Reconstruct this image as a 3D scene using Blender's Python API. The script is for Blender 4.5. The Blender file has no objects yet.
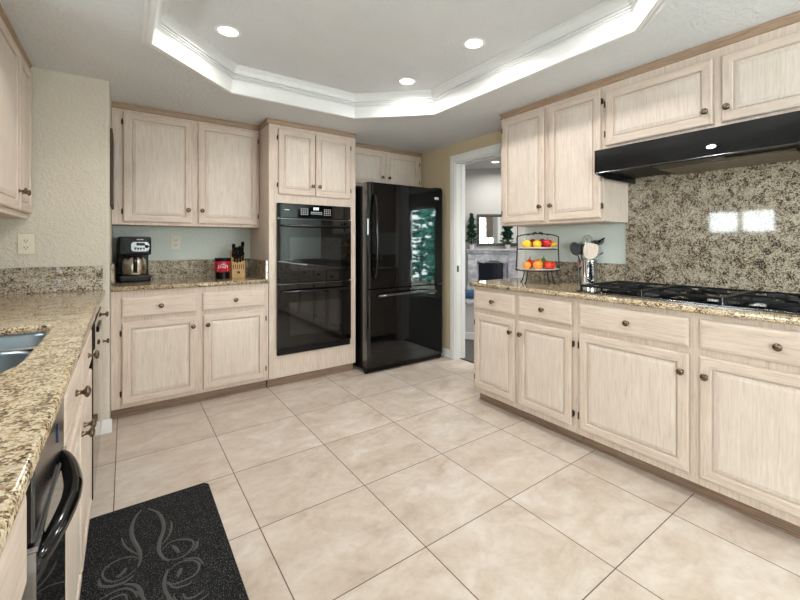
import bpy, bmesh, math, random
from math import sin, cos, pi, radians as R
from mathutils import Vector, Matrix
random.seed(7)
SC = bpy.context.scene
COL = SC.collection

# ------------------------------------------------------------------ camera
cam = bpy.data.cameras.new('camera')
cam.sensor_width = 36.0
cam.lens = 396.643 / 800 * 36
cam.shift_x = -18.35 / 800
cam.shift_y = -56.0 / 800
cam.clip_start = 0.02
camo = bpy.data.objects.new('camera', cam)
camo.location = (0, 0, 1.201)
camo.rotation_euler = (pi / 2, 0, -0.637)
COL.objects.link(camo)
SC.camera = camo

# ------------------------------------------------------------------ world, daylight, exposure
SC.view_settings.view_transform = 'Standard'
SC.view_settings.look = 'None'
SC.view_settings.gamma = 1.0
SC.view_settings.use_curve_mapping = False
SC.view_settings.exposure = 0.10
W = bpy.data.worlds.new('sky')
SC.world = W
W.use_nodes = True
bg = W.node_tree.nodes['Background']
bg.inputs[0].default_value = (0.91, 0.96, 1.0, 1)
bg.inputs[1].default_value = 19.0


def area_light(name, loc, rot, sx, sy, power, col=(1, 1, 1), spread=180, shape='RECTANGLE', parent=None):
    l = bpy.data.lights.new(name, 'AREA')
    l.shape = shape
    l.size = sx
    if shape in ('RECTANGLE', 'ELLIPSE'):
        l.size_y = sy
    l.energy = power
    l.color = col
    l.spread = R(spread)
    o = bpy.data.objects.new(name, l)
    o.location = loc
    o.rotation_euler = rot
    COL.objects.link(o)
    if parent:
        o.parent = parent
    return o


# daylight entering through two added unseen windows, the sink window and the living-room doors
def portal(name, loc, rot, sx, sy):
    o = area_light(name, loc, rot, sx, sy, 1.0)
    o.data.cycles.is_portal = True
portal('rear_fill_portal', (2.2, -2.31, 1.235), (R(90), 0, 0), 0.9, 1.77)
portal('side_fill_portal', (-0.885, -1.37, 1.50), (0, R(-90), 0), 1.30, 1.32)
portal('sink_window_portal', (-0.885, 1.62, 1.485), (0, R(-90), 0), 0.35, 0.76)
portal('garden_door_portal', (5.76, -1.12, 1.04), (0, R(90), 0), 2.06, 1.06)
sun = bpy.data.lights.new('sun', 'SUN')
sun.energy = 16.0
sun.angle = R(1)
suno = bpy.data.objects.new('sun', sun)
suno.rotation_euler = Vector((.62, .45, .64)).to_track_quat('Z', 'Y').to_euler()
COL.objects.link(suno)
CAN_POWER = 5

# ------------------------------------------------------------------ materials
def srgb(r, g, b):
    f = lambda v: (v / 255 / 12.92) if v / 255 <= 0.04045 else ((v / 255 + 0.055) / 1.055) ** 2.4
    return (f(r), f(g), f(b), 1)


class NT:
    def __init__(s, name):
        s.m = bpy.data.materials.new(name)
        s.m.use_nodes = True
        s.t = s.m.node_tree
        s.n = s.t.nodes
        s.b = s.n['Principled BSDF']

    def new(s, kind, **kw):
        nd = s.n.new(kind)
        for k, v in kw.items():
            setattr(nd, k, v)
        return nd

    def link(s, a, b):
        s.t.links.new(a, b)

    def noise(s, vec, scale, detail=4, rough=.55, dist=0.0):
        nd = s.new('ShaderNodeTexNoise')
        nd.inputs['Scale'].default_value = scale
        nd.inputs['Detail'].default_value = detail
        nd.inputs['Roughness'].default_value = rough
        nd.inputs['Distortion'].default_value = dist
        if vec: s.link(vec, nd.inputs['Vector'])
        return nd

    def ramp(s, fac, stops, mode='LINEAR'):
        nd = s.new('ShaderNodeValToRGB')
        cr = nd.color_ramp
        cr.interpolation = mode
        while len(cr.elements) < len(stops):
            cr.elements.new(0.5)
        for e, (p, c) in zip(cr.elements, stops):
            e.position = p
            e.color = c
        s.link(fac, nd.inputs[0])
        return nd

    def coords(s, scale=(1, 1, 1), rnd=True):
        tc = s.new('ShaderNodeTexCoord')
        mp = s.new('ShaderNodeMapping')
        out = tc.outputs['Object']
        if rnd:
            oi = s.new('ShaderNodeObjectInfo')
            mu = s.new('ShaderNodeVectorMath', operation='MULTIPLY_ADD')
            s.link(oi.outputs['Random'], mu.inputs[0])
            mu.inputs[1].default_value = (13.7, 7.3, 21.1)
            s.link(out, mu.inputs[2])
            out = mu.outputs[0]
        s.link(out, mp.inputs['Vector'])
        mp.inputs['Scale'].default_value = scale
        return mp.outputs[0]

    def math(s, op, a, b=None, c=None):
        nd = s.new('ShaderNodeMath', operation=op)
        for i, v in enumerate((a, b, c)):
            if v is None: continue
            if isinstance(v, (int, float)):
                nd.inputs[i].default_value = v
            else:
                s.link(v, nd.inputs[i])
        return nd.outputs[0]

    def mix(s, fac, a, b, mode='MIX'):
        nd = s.new('ShaderNodeMix', data_type='RGBA', blend_type=mode)
        for sock, v in ((nd.inputs[0], fac), (nd.inputs[6], a), (nd.inputs[7], b)):
            if isinstance(v, (int, float)):
                sock.default_value = v
            elif isinstance(v, tuple):
                sock.default_value = v
            else:
                s.link(v, sock)
        return nd.outputs[2]

    def bump(s, h, strength, dist=.01):
        nd = s.new('ShaderNodeBump')
        nd.inputs['Strength'].default_value = strength
        nd.inputs['Distance'].default_value = dist
        s.link(h, nd.inputs['Height'])
        s.link(nd.outputs[0], s.b.inputs['Normal'])

    def set(s, **kw):
        for k, v in kw.items():
            s.b.inputs[k.replace('_', ' ')].default_value = v
        return s


def plain(name, col, rough=.5, metal=0.0, spec=.5, var=.04, bump=0.0, bscale=200, coat=0.0):
    s = NT(name)
    s.set(Roughness=rough, Metallic=metal)
    s.b.inputs['Specular IOR Level'].default_value = spec
    s.b.inputs['Coat Weight'].default_value = coat
    s.b.inputs['Coat Roughness'].default_value = .05
    v = s.coords()
    n = s.noise(v, 18, 3)
    d = tuple(max(0, c * (1 - var)) for c in col[:3]) + (1,)
    u = tuple(min(1, c * (1 + var)) for c in col[:3]) + (1,)
    s.link(s.ramp(n.outputs[0], [(.3, d), (.7, u)]).outputs[0], s.b.inputs['Base Color'])
    if bump:
        s.bump(s.noise(v, bscale, 4).outputs[0], bump, .004)
    return s.m


def wood(name, axis, a, b, c, rough=.42):
    s = NT(name)
    sc = {'z': (34, 34, 1.7), 'x': (1.7, 34, 34), 'y': (34, 1.7, 34)}[axis]
    v = s.coords(sc)
    n = s.noise(v, 3.2, 6, .66, .9)
    fine = s.noise(v, 9, 3, .6)
    blot = s.noise(s.coords((3, 3, 3)), 1.6, 3)
    r = s.ramp(n.outputs[0], [(.30, c), (.47, b), (.66, a)])
    r2 = s.ramp(fine.outputs[0], [(.38, (.90, .875, .85, 1)), (.56, (1, 1, 1, 1))])
    m1 = s.mix(.55, r.outputs[0], r2.outputs[0], 'MULTIPLY')
    r3 = s.ramp(blot.outputs[0], [(.3, (.93, .91, .90, 1)), (.7, (1.0, 1.0, 1.0, 1))])
    m2 = s.mix(1.0, m1, r3.outputs[0], 'MULTIPLY')
    s.link(m2, s.b.inputs['Base Color'])
    s.set(Roughness=rough)
    s.b.inputs['Specular IOR Level'].default_value = .35
    s.bump(fine.outputs[0], .12, .003)
    return s.m


oa, ob, oc = srgb(222, 207, 194), srgb(212, 196, 182), srgb(190, 172, 157)
WV = wood('pickled_oak_vertical', 'z', oa, ob, oc)
WH = wood('pickled_oak_horizontal', 'x', oa, ob, oc)
WP = wood('pickled_oak_panel', 'z', srgb(226, 214, 203), srgb(218, 205, 193), srgb(203, 189, 176))
WTRIM = wood('brown_oak_trim', 'x', srgb(178, 152, 130), srgb(162, 137, 116), srgb(138, 114, 95))
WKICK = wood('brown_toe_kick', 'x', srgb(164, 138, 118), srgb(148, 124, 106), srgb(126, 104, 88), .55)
WBLOCK = wood('maple_block', 'z', srgb(214, 176, 122), srgb(200, 160, 106), srgb(176, 136, 86))
WSPAT = wood('spatula_wood', 'z', srgb(240, 226, 212), srgb(230, 212, 196), srgb(210, 186, 166))
WPAINT = plain('white_trim_paint', srgb(236, 236, 234), .35, var=.01)
CROWNM = plain('white_crown_paint', srgb(220, 220, 219), .4, var=.01)


def wall_mat(name, col, bump=.35, scale=70):
    s = NT(name)
    v = s.coords(rnd=False)
    n = s.noise(v, scale, 5, .6)
    n2 = s.noise(v, 3, 3)
    d = tuple(c * .95 for c in col[:3]) + (1,)
    s.link(s.ramp(n2.outputs[0], [(.3, d), (.7, col)]).outputs[0], s.b.inputs['Base Color'])
    s.set(Roughness=.75)
    s.bump(s.ramp(n.outputs[0], [(.42, (0, 0, 0, 1)), (.6, (1, 1, 1, 1))]).outputs[0], bump, .004)
    return s.m


PAINT = wall_mat('cream_textured_wall', srgb(212, 204, 189), .6, 60)
PAINTN = wall_mat('pale_green_grey_wall', srgb(220, 227, 221))
PAINTT = wall_mat('tan_wall', srgb(206, 188, 156))
PAINTL = wall_mat('grey_living_room_wall', srgb(206, 204, 200), .1)
CEIL = wall_mat('ceiling_texture', srgb(222, 223, 224), .7, 45)


def granite(name, stops, rough=.10, scale=105, warm=0.0):
    s = NT(name)
    v = s.coords(rnd=False)
    wob = s.noise(v, 60, 3)
    add = s.new('ShaderNodeVectorMath', operation='MULTIPLY_ADD')
    s.link(wob.outputs['Color'], add.inputs[0])
    add.inputs[1].default_value = (.010, .010, .010)
    s.link(v, add.inputs[2])
    vo = s.new('ShaderNodeTexVoronoi')
    vo.inputs['Scale'].default_value = scale
    s.link(add.outputs[0], vo.inputs['Vector'])
    sep = s.new('ShaderNodeSeparateColor')
    s.link(vo.outputs['Color'], sep.inputs[0])
    big = s.noise(v, 22, 4, .6, .5)
    mid = s.noise(v, 75, 4, .6, .3)
    val = s.math('MULTIPLY_ADD', sep.outputs[0], .42, s.math('MULTIPLY', mid.outputs[0], .5))
    val = s.math('ADD', val, s.math('MULTIPLY_ADD', big.outputs[0], .45 + warm, -.22 - warm * .5))
    r = s.ramp(val, stops)
    s.link(r.outputs[0], s.b.inputs['Base Color'])
    s.set(Roughness=rough)
    s.b.inputs['Specular IOR Level'].default_value = .6
    return s.m


GR = granite('golden_granite', [(.20, srgb(44, 36, 30)), (.30, srgb(98, 80, 60)), (.39, srgb(156, 132, 100)),
                                (.52, srgb(190, 169, 138)), (.66, srgb(212, 198, 172)), (.8, srgb(170, 160, 146))], .10, 240, .3)
GRB = granite('grey_beige_granite', [(.25, srgb(48, 43, 39)), (.35, srgb(104, 93, 80)), (.45, srgb(154, 138, 115)),
                                     (.58, srgb(178, 166, 146)), (.70, srgb(200, 193, 178)), (.8, srgb(140, 136, 128))], .05, 200, .4)


def tile_floor():
    s = NT('travertine_tile')
    tc = s.new('ShaderNodeTexCoord')
    o = tc.outputs['Object']
    sp = s.new('ShaderNodeSeparateXYZ')
    s.link(o, sp.inputs[0])
    T = .5
    gx = s.math('DIVIDE', s.math('SUBTRACT', sp.outputs[0], .459 - 20 * T), T)
    gy = s.math('DIVIDE', s.math('SUBTRACT', sp.outputs[1], 2.246 - 20 * T), T)
    dx = s.math('ABSOLUTE', s.math('SUBTRACT', s.math('FRACT', s.math('ADD', gx, .5)), .5))
    dy = s.math('ABSOLUTE', s.math('SUBTRACT', s.math('FRACT', s.math('ADD', gy, .5)), .5))
    d = s.math('MINIMUM', dx, dy)
    grout = s.math('LESS_THAN', d, .0042)
    cell = s.new('ShaderNodeCombineXYZ')
    s.link(s.math('FLOOR', gx), cell.inputs[0])
    s.link(s.math('FLOOR', gy), cell.inputs[1])
    wn = s.new('ShaderNodeTexWhiteNoise', noise_dimensions='3D')
    s.link(cell.outputs[0], wn.inputs['Vector'])
    ma = s.new('ShaderNodeVectorMath', operation='MULTIPLY_ADD')
    s.link(wn.outputs['Color'], ma.inputs[0])
    ma.inputs[1].default_value = (9, 9, 9)
    s.link(o, ma.inputs[2])
    v = ma.outputs[0]
    st = s.new('ShaderNodeMapping')
    st.inputs['Scale'].default_value = (1.0, 1.35, 1)
    s.link(v, st.inputs['Vector'])
    n1 = s.noise(st.outputs[0], 4.2, 8, .66, .5)
    n2 = s.noise(v, 24, 6, .65)
    base = s.ramp(n1.outputs[0], [(.28, srgb(178, 161, 144)), (.43, srgb(197, 182, 167)), (.57, srgb(207, 195, 183)), (.72, srgb(217, 209, 201))])
    fine = s.ramp(n2.outputs[0], [(.34, (.93, .92, .90, 1)), (.52, (1, 1, 1, 1)), (.72, (1.04, 1.04, 1.04, 1))])
    c = s.mix(1.0, base.outputs[0], fine.outputs[0], 'MULTIPLY')
    tone = s.ramp(wn.outputs['Value'], [(0, (.95, .945, .94, 1)), (1, (1.02, 1.02, 1.02, 1))])
    c = s.mix(1.0, c, tone.outputs[0], 'MULTIPLY')
    c = s.mix(grout, c, srgb(92, 74, 60))
    s.link(c, s.b.inputs['Base Color'])
    rr = s.ramp(n2.outputs[0], [(.35, (.30, .30, .30, 1)), (.65, (.42, .42, .42, 1))])
    s.link(rr.outputs[0], s.b.inputs['Roughness'])
    s.b.inputs['Specular IOR Level'].default_value = .4
    h = s.math('MULTIPLY_ADD', s.math('GREATER_THAN', d, .007), 1.0, s.math('MULTIPLY', n2.outputs[0], .25))
    s.bump(h, .25, .003)
    return s.m


TILE = tile_floor()
CARPET = plain('dark_grey_carpet', srgb(92, 90, 88), .95, var=.15, bump=.5, bscale=400)


def black_gloss(name, rough=.04, wave=.0, col=srgb(10, 10, 11), wscale=5, coat=.0, spec=.6):
    s = NT(name)
    v = s.coords(rnd=False)
    n = s.noise(v, wscale, 2)
    s.link(s.ramp(n.outputs[0], [(.3, col), (.7, tuple(c * 1.25 for c in col[:3]) + (1,))]).outputs[0], s.b.inputs['Base Color'])
    s.set(Roughness=rough)
    s.b.inputs['Specular IOR Level'].default_value = spec
    s.b.inputs['Coat Weight'].default_value = coat
    if wave:
        s.bump(n.outputs[0], wave, .02)
    return s.m


BGLASS = black_gloss('black_oven_glass', .02, 0, srgb(5, 5, 6), spec=.45)
BFRIDGE = black_gloss('black_gloss_fridge_enamel', .03, .03, wscale=4, coat=.0, col=srgb(7, 7, 8))
BPLAST = plain('black_plastic', srgb(9, 9, 10), .28, var=.1, spec=.22)
BGLOSSP = plain('black_gloss_plastic', srgb(8, 8, 9), .07, var=.1)
MATTEB = plain('matte_black_nylon', srgb(28, 30, 32), .55, var=.1)
BHOOD = NT('black_textured_hood_enamel')
BHOOD.set(Base_Color=srgb(16, 17, 19), Roughness=.035)
_v = BHOOD.coords(rnd=False)
BHOOD.link(BHOOD.ramp(BHOOD.noise(_v, 30).outputs[0], [(.3, srgb(14, 15, 17)), (.7, srgb(20, 21, 23))]).outputs[0], BHOOD.b.inputs['Base Color'])
BHOOD.bump(BHOOD.noise(_v, 300, 2).outputs[0], .035, .003)
BHOOD = BHOOD.m
IRON = plain('cast_iron', srgb(16, 17, 19), .5, spec=.25, var=.15, bump=.2, bscale=300)
BMAT = NT('black_speckled_rubber')
_v = BMAT.coords(rnd=False)
BMAT.link(BMAT.ramp(BMAT.noise(_v, 300, 2, .7).outputs[0], [(.5, srgb(19, 19, 20)), (.60, srgb(36, 36, 38)), (.68, srgb(140, 140, 142))]).outputs[0], BMAT.b.inputs['Base Color'])
BMAT.set(Roughness=.75)
BMAT.b.inputs['Specular IOR Level'].default_value = .12
BMAT.bump(BMAT.noise(_v, 300, 3).outputs[0], .3, .003)
BMAT = BMAT.m
MATGREY = plain('mat_swirl_grey', srgb(66, 66, 67), .5, var=.1)
STEEL = plain('brushed_steel', srgb(176, 183, 190), .24, 1.0, var=.06)
SINKST = plain('satin_sink_steel', srgb(138, 150, 162), .28, 1.0, var=.05)
STEELP = plain('polished_steel', srgb(214, 216, 218), .07, 1.0, var=.03)
BRONZE = plain('warm_brushed_steel', srgb(222, 212, 200), .25, 1.0, var=.05)
CHROME = plain('dark_chrome_trim', srgb(120, 122, 126), .15, 1.0, var=.05)
BRASS = plain('antique_brass', srgb(116, 100, 84), .22, .9, var=.2)
HINGE = plain('dark_hinge_metal', srgb(84, 70, 58), .4, .8, var=.2)
FILTER = plain('hood_filter_mesh', srgb(128, 118, 104), .45, .6, var=.15, bump=.4, bscale=500)
WHITEP = plain('white_plastic', srgb(232, 228, 216), .4, var=.01)
IVORY = plain('ivory_outlet', srgb(222, 214, 194), .4, var=.01)
SLOT = plain('dark_slot', srgb(40, 36, 32), .6)
CERAM = plain('white_ceramic', srgb(238, 236, 232), .15, var=.01)
BIRON = plain('bronze_wire', srgb(44, 36, 32), .45, .5, var=.2)
GREYMARK = plain('pale_grey_print', srgb(205, 208, 212), .4)
RED = plain('red_label', srgb(176, 22, 44), .3)
BLUED = plain('dark_blue_glaze', srgb(22, 52, 86), .15, var=.2)
SILVERP = plain('silver_plastic', srgb(150, 152, 156), .25, .8)
FY = plain('lemon_yellow', srgb(238, 190, 44), .4, var=.12)
FR = plain('red_apple_skin', srgb(178, 18, 26), .25, var=.25)
FO = plain('orange_peel', srgb(240, 148, 58), .45, var=.12)
FT = plain('tomato_red', srgb(226, 62, 38), .25, var=.12)
FG = plain('green_pear_skin', srgb(92, 132, 52), .4, var=.25)
FB = plain('dark_red_cherry', srgb(104, 14, 24), .25, var=.2)
STEM = plain('brown_stem', srgb(64, 48, 30), .7)
LEAF = plain('dark_green_leaf', srgb(22, 70, 48), .55, var=.4)
HEDGE = plain('garden_hedge_leaf', srgb(64, 138, 122), .7, var=.5)
MARBLE = NT('blue_grey_marble')
_v = MARBLE.coords(rnd=False)
MARBLE.link(MARBLE.ramp(MARBLE.noise(_v, 6, 7, .65, 1.2).outputs[0], [(.3, srgb(130, 132, 142)), (.5, srgb(182, 182, 190)), (.65, srgb(218, 216, 218))]).outputs[0], MARBLE.b.inputs['Base Color'])
MARBLE.set(Roughness=.3)
MARBLE = MARBLE.m
BLUEF = plain('blue_cushion_fabric', srgb(56, 84, 118), .9, var=.1)
MIRROR = plain('mirror_silver', srgb(225, 228, 228), .02, 1.0, var=.005)
DKFRAME = plain('dark_pewter_frame', srgb(84, 80, 74), .4, .4, var=.15)
TEAL = plain('dark_green_strike', srgb(30, 84, 72), .4, .4)
GRAVEL = plain('patio_ground', srgb(140, 136, 124), .9, var=.2)


def emit(name, col, st):
    m = bpy.data.materials.new(name)
    m.use_nodes = True
    b = m.node_tree.nodes['Principled BSDF']
    b.inputs['Base Color'].default_value = col
    b.inputs['Emission Color'].default_value = col
    b.inputs['Emission Strength'].default_value = st
    return m


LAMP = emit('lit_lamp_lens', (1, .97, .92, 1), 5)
DISPLAY = emit('lit_clock_display', (.85, .92, 1, 1), 1.6)


def glass(name):
    m = bpy.data.materials.new(name)
    m.use_nodes = True
    t = m.node_tree
    t.nodes.remove(t.nodes['Principled BSDF'])
    tr = t.nodes.new('ShaderNodeBsdfTransparent')
    tr.inputs[0].default_value = (.95, .98, .97, 1)
    gl = t.nodes.new('ShaderNodeBsdfGlossy')
    gl.inputs['Roughness'].default_value = .02
    lw = t.nodes.new('ShaderNodeLayerWeight')
    fr = t.nodes.new('ShaderNodeMath')
    fr.operation = 'POWER'
    fr.inputs[1].default_value = 4.0
    t.links.new(lw.outputs['Facing'], fr.inputs[0])
    mx = t.nodes.new('ShaderNodeMixShader')
    t.links.new(fr.outputs[0], mx.inputs[0])
    t.links.new(tr.outputs[0], mx.inputs[1])
    t.links.new(gl.outputs[0], mx.inputs[2])
    t.links.new(mx.outputs[0], t.nodes['Material Output'].inputs[0])
    return m


PANE = glass('window_pane_glass')


# ------------------------------------------------------------------ mesh helpers
class MB:
    def __init__(s):
        s.v, s.f, s.mi, s.sm = [], [], [], []

    def add(s, vs, fs, mi=0, smooth=False):
        o = len(s.v)
        s.v += [tuple(p) for p in vs]
        for f in fs:
            s.f.append(tuple(i + o for i in f))
            s.mi.append(mi)
            s.sm.append(smooth)
        return s

    def box(s, x0, x1, y0, y1, z0, z1, b=0.0, mi=0, M=None):
        x0, x1 = sorted((x0, x1)); y0, y1 = sorted((y0, y1)); z0, z1 = sorted((z0, z1))
        b = min(b, (x1 - x0) * .45, (y1 - y0) * .45, (z1 - z0) * .45)
        if b <= 0:
            vs = [(x, y, z) for x in (x0, x1) for y in (y0, y1) for z in (z0, z1)]
            fs = [(0, 1, 3, 2), (4, 6, 7, 5), (0, 4, 5, 1), (2, 3, 7, 6), (0, 2, 6, 4), (1, 5, 7, 3)]
        else:
            bm = bmesh.new()
            bmesh.ops.create_cube(bm, size=1)
            for v in bm.verts:
                v.co = Vector(((x0 + x1) / 2 + v.co.x * (x1 - x0), (y0 + y1) / 2 + v.co.y * (y1 - y0), (z0 + z1) / 2 + v.co.z * (z1 - z0)))
            bmesh.ops.bevel(bm, geom=list(bm.edges), offset=b, segments=2, affect='EDGES', profile=.5)
            bm.verts.index_update()
            vs = [v.co.copy() for v in bm.verts]
            fs = [tuple(v.index for v in f.verts) for f in bm.faces]
            bm.free()
        if M: vs = [M @ Vector(p) for p in vs]
        return s.add(vs, fs, mi)

    def lathe(s, prof, M=None, n=24, mi=0, smooth=True, sx=1, sy=1):
        """prof: list of (radius, z) bottom to top, about local Z."""
        vs, fs = [], []
        for r, z in prof:
            for i in range(n):
                a = 2 * pi * i / n
                vs.append(Vector((r * cos(a) * sx, r * sin(a) * sy, z)))
        for j in range(len(prof) - 1):
            for i in range(n):
                k = (i + 1) % n
                fs.append((j * n + i, j * n + k, (j + 1) * n + k, (j + 1) * n + i))
        fs.append(tuple(range(n))[::-1])
        fs.append(tuple((len(prof) - 1) * n + i for i in range(n)))
        if M: vs = [M @ p for p in vs]
        return s.add(vs, fs, mi, smooth)

    def tube(s, pts, r, n=8, mi=0, flat=1.0, up=None, smooth=True, closed=False):
        pts = [Vector(p) for p in pts]
        rs = r if isinstance(r, (list, tuple)) else [r] * len(pts)
        vs, fs = [], []
        ref = None
        N = len(pts)
        for i, p in enumerate(pts):
            if closed:
                t = (pts[(i + 1) % N] - pts[i - 1]).normalized()
            else:
                t = (pts[min(i + 1, N - 1)] - pts[max(i - 1, 0)]).normalized()
            if up is not None:
                ref = Vector(up)
            elif ref is None:
                ref = Vector((0, 0, 1)) if abs(t.z) < .9 else Vector((1, 0, 0))
            a = t.cross(ref)
            if a.length < 1e-5: a = t.orthogonal()
            a.normalize()
            b = a.cross(t).normalized()
            if up is None: ref = b
            for k in range(n):
                w = 2 * pi * k / n
                vs.append(p + a * cos(w) * rs[i] + b * sin(w) * rs[i] * flat)
        for i in range(N if closed else N - 1):
            j = (i + 1) % N
            for k in range(n):
                l = (k + 1) % n
                fs.append((i * n + k, i * n + l, j * n + l, j * n + k))
        if not closed:
            fs.append(tuple(range(n))[::-1])
            fs.append(tuple((N - 1) * n + k for k in range(n)))
        return s.add(vs, fs, mi, smooth)

    def blob(s, c, rx, ry, rz, n=14, m=9, mi=0, fn=None):
        c = Vector(c)
        vs, fs = [], []
        for j in range(m + 1):
            th = pi * j / m
            for i in range(n):
                a = 2 * pi * i / n
                p = Vector((sin(th) * cos(a), sin(th) * sin(a), -cos(th)))
                if fn: p = fn(p)
                vs.append(c + Vector((p.x * rx, p.y * ry, p.z * rz)))
        for j in range(m):
            for i in range(n):
                k = (i + 1) % n
                fs.append((j * n + i, j * n + k, (j + 1) * n + k, (j + 1) * n + i))
        return s.add(vs, fs, mi, True)

    def prism(s, poly, axis, a, b, mi=0, smooth=False):
        """poly of 2D points extruded along axis x/y/z from a to b."""
        mk = {'x': lambda p, t: (t, p[0], p[1]), 'y': lambda p, t: (p[0], t, p[1]), 'z': lambda p, t: (p[0], p[1], t)}[axis]
        n = len(poly)
        vs = [mk(p, a) for p in poly] + [mk(p, b) for p in poly]
        fs = [tuple(range(n))[::-1], tuple(range(n, 2 * n))] + [(i, (i + 1) % n, n + (i + 1) % n, n + i) for i in range(n)]
        return s.add(vs, fs, mi, smooth)

    def build(s, name, mats, parent=None, loc=None, rotz=0, bevel=0, sub=0):
        me = bpy.data.meshes.new(name)
        me.from_pydata(s.v, [], s.f)
        for m in (mats if isinstance(mats, (list, tuple)) else [mats]):
            me.materials.append(m)
        for p, mi, sm in zip(me.polygons, s.mi, s.sm):
            p.material_index = mi
            p.use_smooth = sm
        bm = bmesh.new()
        bm.from_mesh(me)
        bmesh.ops.remove_doubles(bm, verts=bm.verts, dist=1e-6)
        bmesh.ops.recalc_face_normals(bm, faces=bm.faces)
        bm.to_mesh(me)
        bm.free()
        o = bpy.data.objects.new(name, me)
        COL.objects.link(o)
        if parent: o.parent = parent
        if loc is not None: o.location = loc
        o.rotation_euler.z = rotz
        if any(s.sm):
            try:
                md = o.modifiers.new('edges', 'EDGE_SPLIT')
                md.split_angle = R(38)
            except Exception:
                pass
        if sub:
            md = o.modifiers.new('subdivision', 'SUBSURF')
            md.levels = md.render_levels = sub
        return o


def slab(name, mats, outer, holes, z0, z1, bevel=0.0, parent=None):
    """A flat plate with holes (2D polygons) between z0 and z1, edges rounded."""
    cu = bpy.data.curves.new(name + '_outline', 'CURVE')
    cu.dimensions = '2D'
    cu.fill_mode = 'BOTH'
    for poly in [outer] + holes:
        sp = cu.splines.new('POLY')
        sp.points.add(len(poly) - 1)
        for p, q in zip(sp.points, poly):
            p.co = (q[0], q[1], 0, 1)
        sp.use_cyclic_u = True
    cu.extrude = (z1 - z0) / 2 - bevel
    cu.bevel_depth = bevel
    cu.bevel_resolution = 3
    cu.offset = -bevel
    tmp = bpy.data.objects.new('outline', cu)
    COL.objects.link(tmp)
    dg = bpy.context.evaluated_depsgraph_get()
    dg.update()
    me = bpy.data.meshes.new_from_object(tmp.evaluated_get(dg))
    COL.objects.unlink(tmp)
    bpy.data.objects.remove(tmp)
    bpy.data.curves.remove(cu)
    me.transform(Matrix.Translation((0, 0, (z0 + z1) / 2)))
    me.name = name
    me.materials.clear()
    for m in (mats if isinstance(mats, (list, tuple)) else [mats]):
        me.materials.append(m)
    bm = bmesh.new()
    bm.from_mesh(me)
    bmesh.ops.remove_doubles(bm, verts=bm.verts, dist=1e-5)
    bmesh.ops.recalc_face_normals(bm, faces=bm.faces)
    bm.to_mesh(me)
    bm.free()
    o = bpy.data.objects.new(name, me)
    COL.objects.link(o)
    if parent: o.parent = parent
    return o


def rrect(x0, x1, y0, y1, r, n=6):
    out = []
    for cx, cy, a0 in ((x1 - r, y1 - r, 0), (x0 + r, y1 - r, 90), (x0 + r, y0 + r, 180), (x1 - r, y0 + r, 270)):
        for i in range(n + 1):
            a = R(a0 + 90 * i / n)
            out.append((cx + r * cos(a), cy + r * sin(a)))
    return out


def smooth_path(pts, k=6):
    pts = [Vector(p) for p in pts]
    out = []
    for i in range(len(pts) - 1):
        p0, p1, p2, p3 = pts[max(i - 1, 0)], pts[i], pts[i + 1], pts[min(i + 2, len(pts) - 1)]
        for j in range(k):
            t = j / k
            out.append(.5 * ((2 * p1) + (p2 - p0) * t + (2 * p0 - 5 * p1 + 4 * p2 - p3) * t * t + (3 * p1 - p0 - 3 * p2 + p3) * t ** 3))
    out.append(pts[-1])
    return out


def tag(o, label, cat, group=None):
    o['label'] = label
    o['category'] = cat
    if group: o['group'] = group
    return o


def thing(name, label, cat, loc=(0, 0, 0), rotz=0, group=None):
    o = bpy.data.objects.new(name, None)
    o.empty_display_size = .05
    COL.objects.link(o)
    o.location = loc
    o.rotation_euler = (0, 0, rotz)
    return tag(o, label, cat, group)


def struct(o):
    o['kind'] = 'structure'
    return o


def T(x, y, z): return Matrix.Translation((x, y, z))
def RX(a): return Matrix.Rotation(R(a), 4, 'X')
def RY(a): return Matrix.Rotation(R(a), 4, 'Y')
def RZ(a): return Matrix.Rotation(R(a), 4, 'Z')


# ------------------------------------------------------------------ room shell
ZC, ZT = 2.24, 2.40          # soffit and raised tray ceiling
XL, XR, YB, YN = -0.76, 2.76, 3.98, -2.2

b = MB(); b.box(XL - .12, 2.83, YN - .1, YB + .1, -.06, 0)
struct(b.build('floor', TILE))
b = MB(); b.box(2.83, 5.75, YN - .1, 5.6, -.06, -.004)
struct(b.build('floor_living_room', CARPET))
b = MB(); b.box(2.815, 2.845, 2.25, 3.085, 0, .006, .002)
struct(b.build('trim_1', SLOT))                            # dark threshold strip in the doorway

# left wall with the window over the sink
NX0, NX1, NZ0, NZ1 = 1.75, 2.65, .35, 2.12
SY0, SY1, SZ0, SZ1 = -2.03, -.71, .85, 2.15
WY0, WY1, WZ0, WZ1 = 1.24, 2.00, 1.31, 1.66
b = MB()
b.box(XL - .12, XL, YN, SY0, 0, 2.5); b.box(XL - .12, XL, SY1, WY0, 0, 2.5); b.box(XL - .12, XL, SY0, SY1, 0, SZ0); b.box(XL - .12, XL, SY0, SY1, SZ1, 2.5)
b.box(XL - .12, XL, WY1, 3.21, 0, 2.5)
b.box(XL - .12, XL, WY0, WY1, 0, WZ0); b.box(XL - .12, XL, WY0, WY1, WZ1, 2.5)
struct(b.build('wall_left', PAINT))
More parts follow.
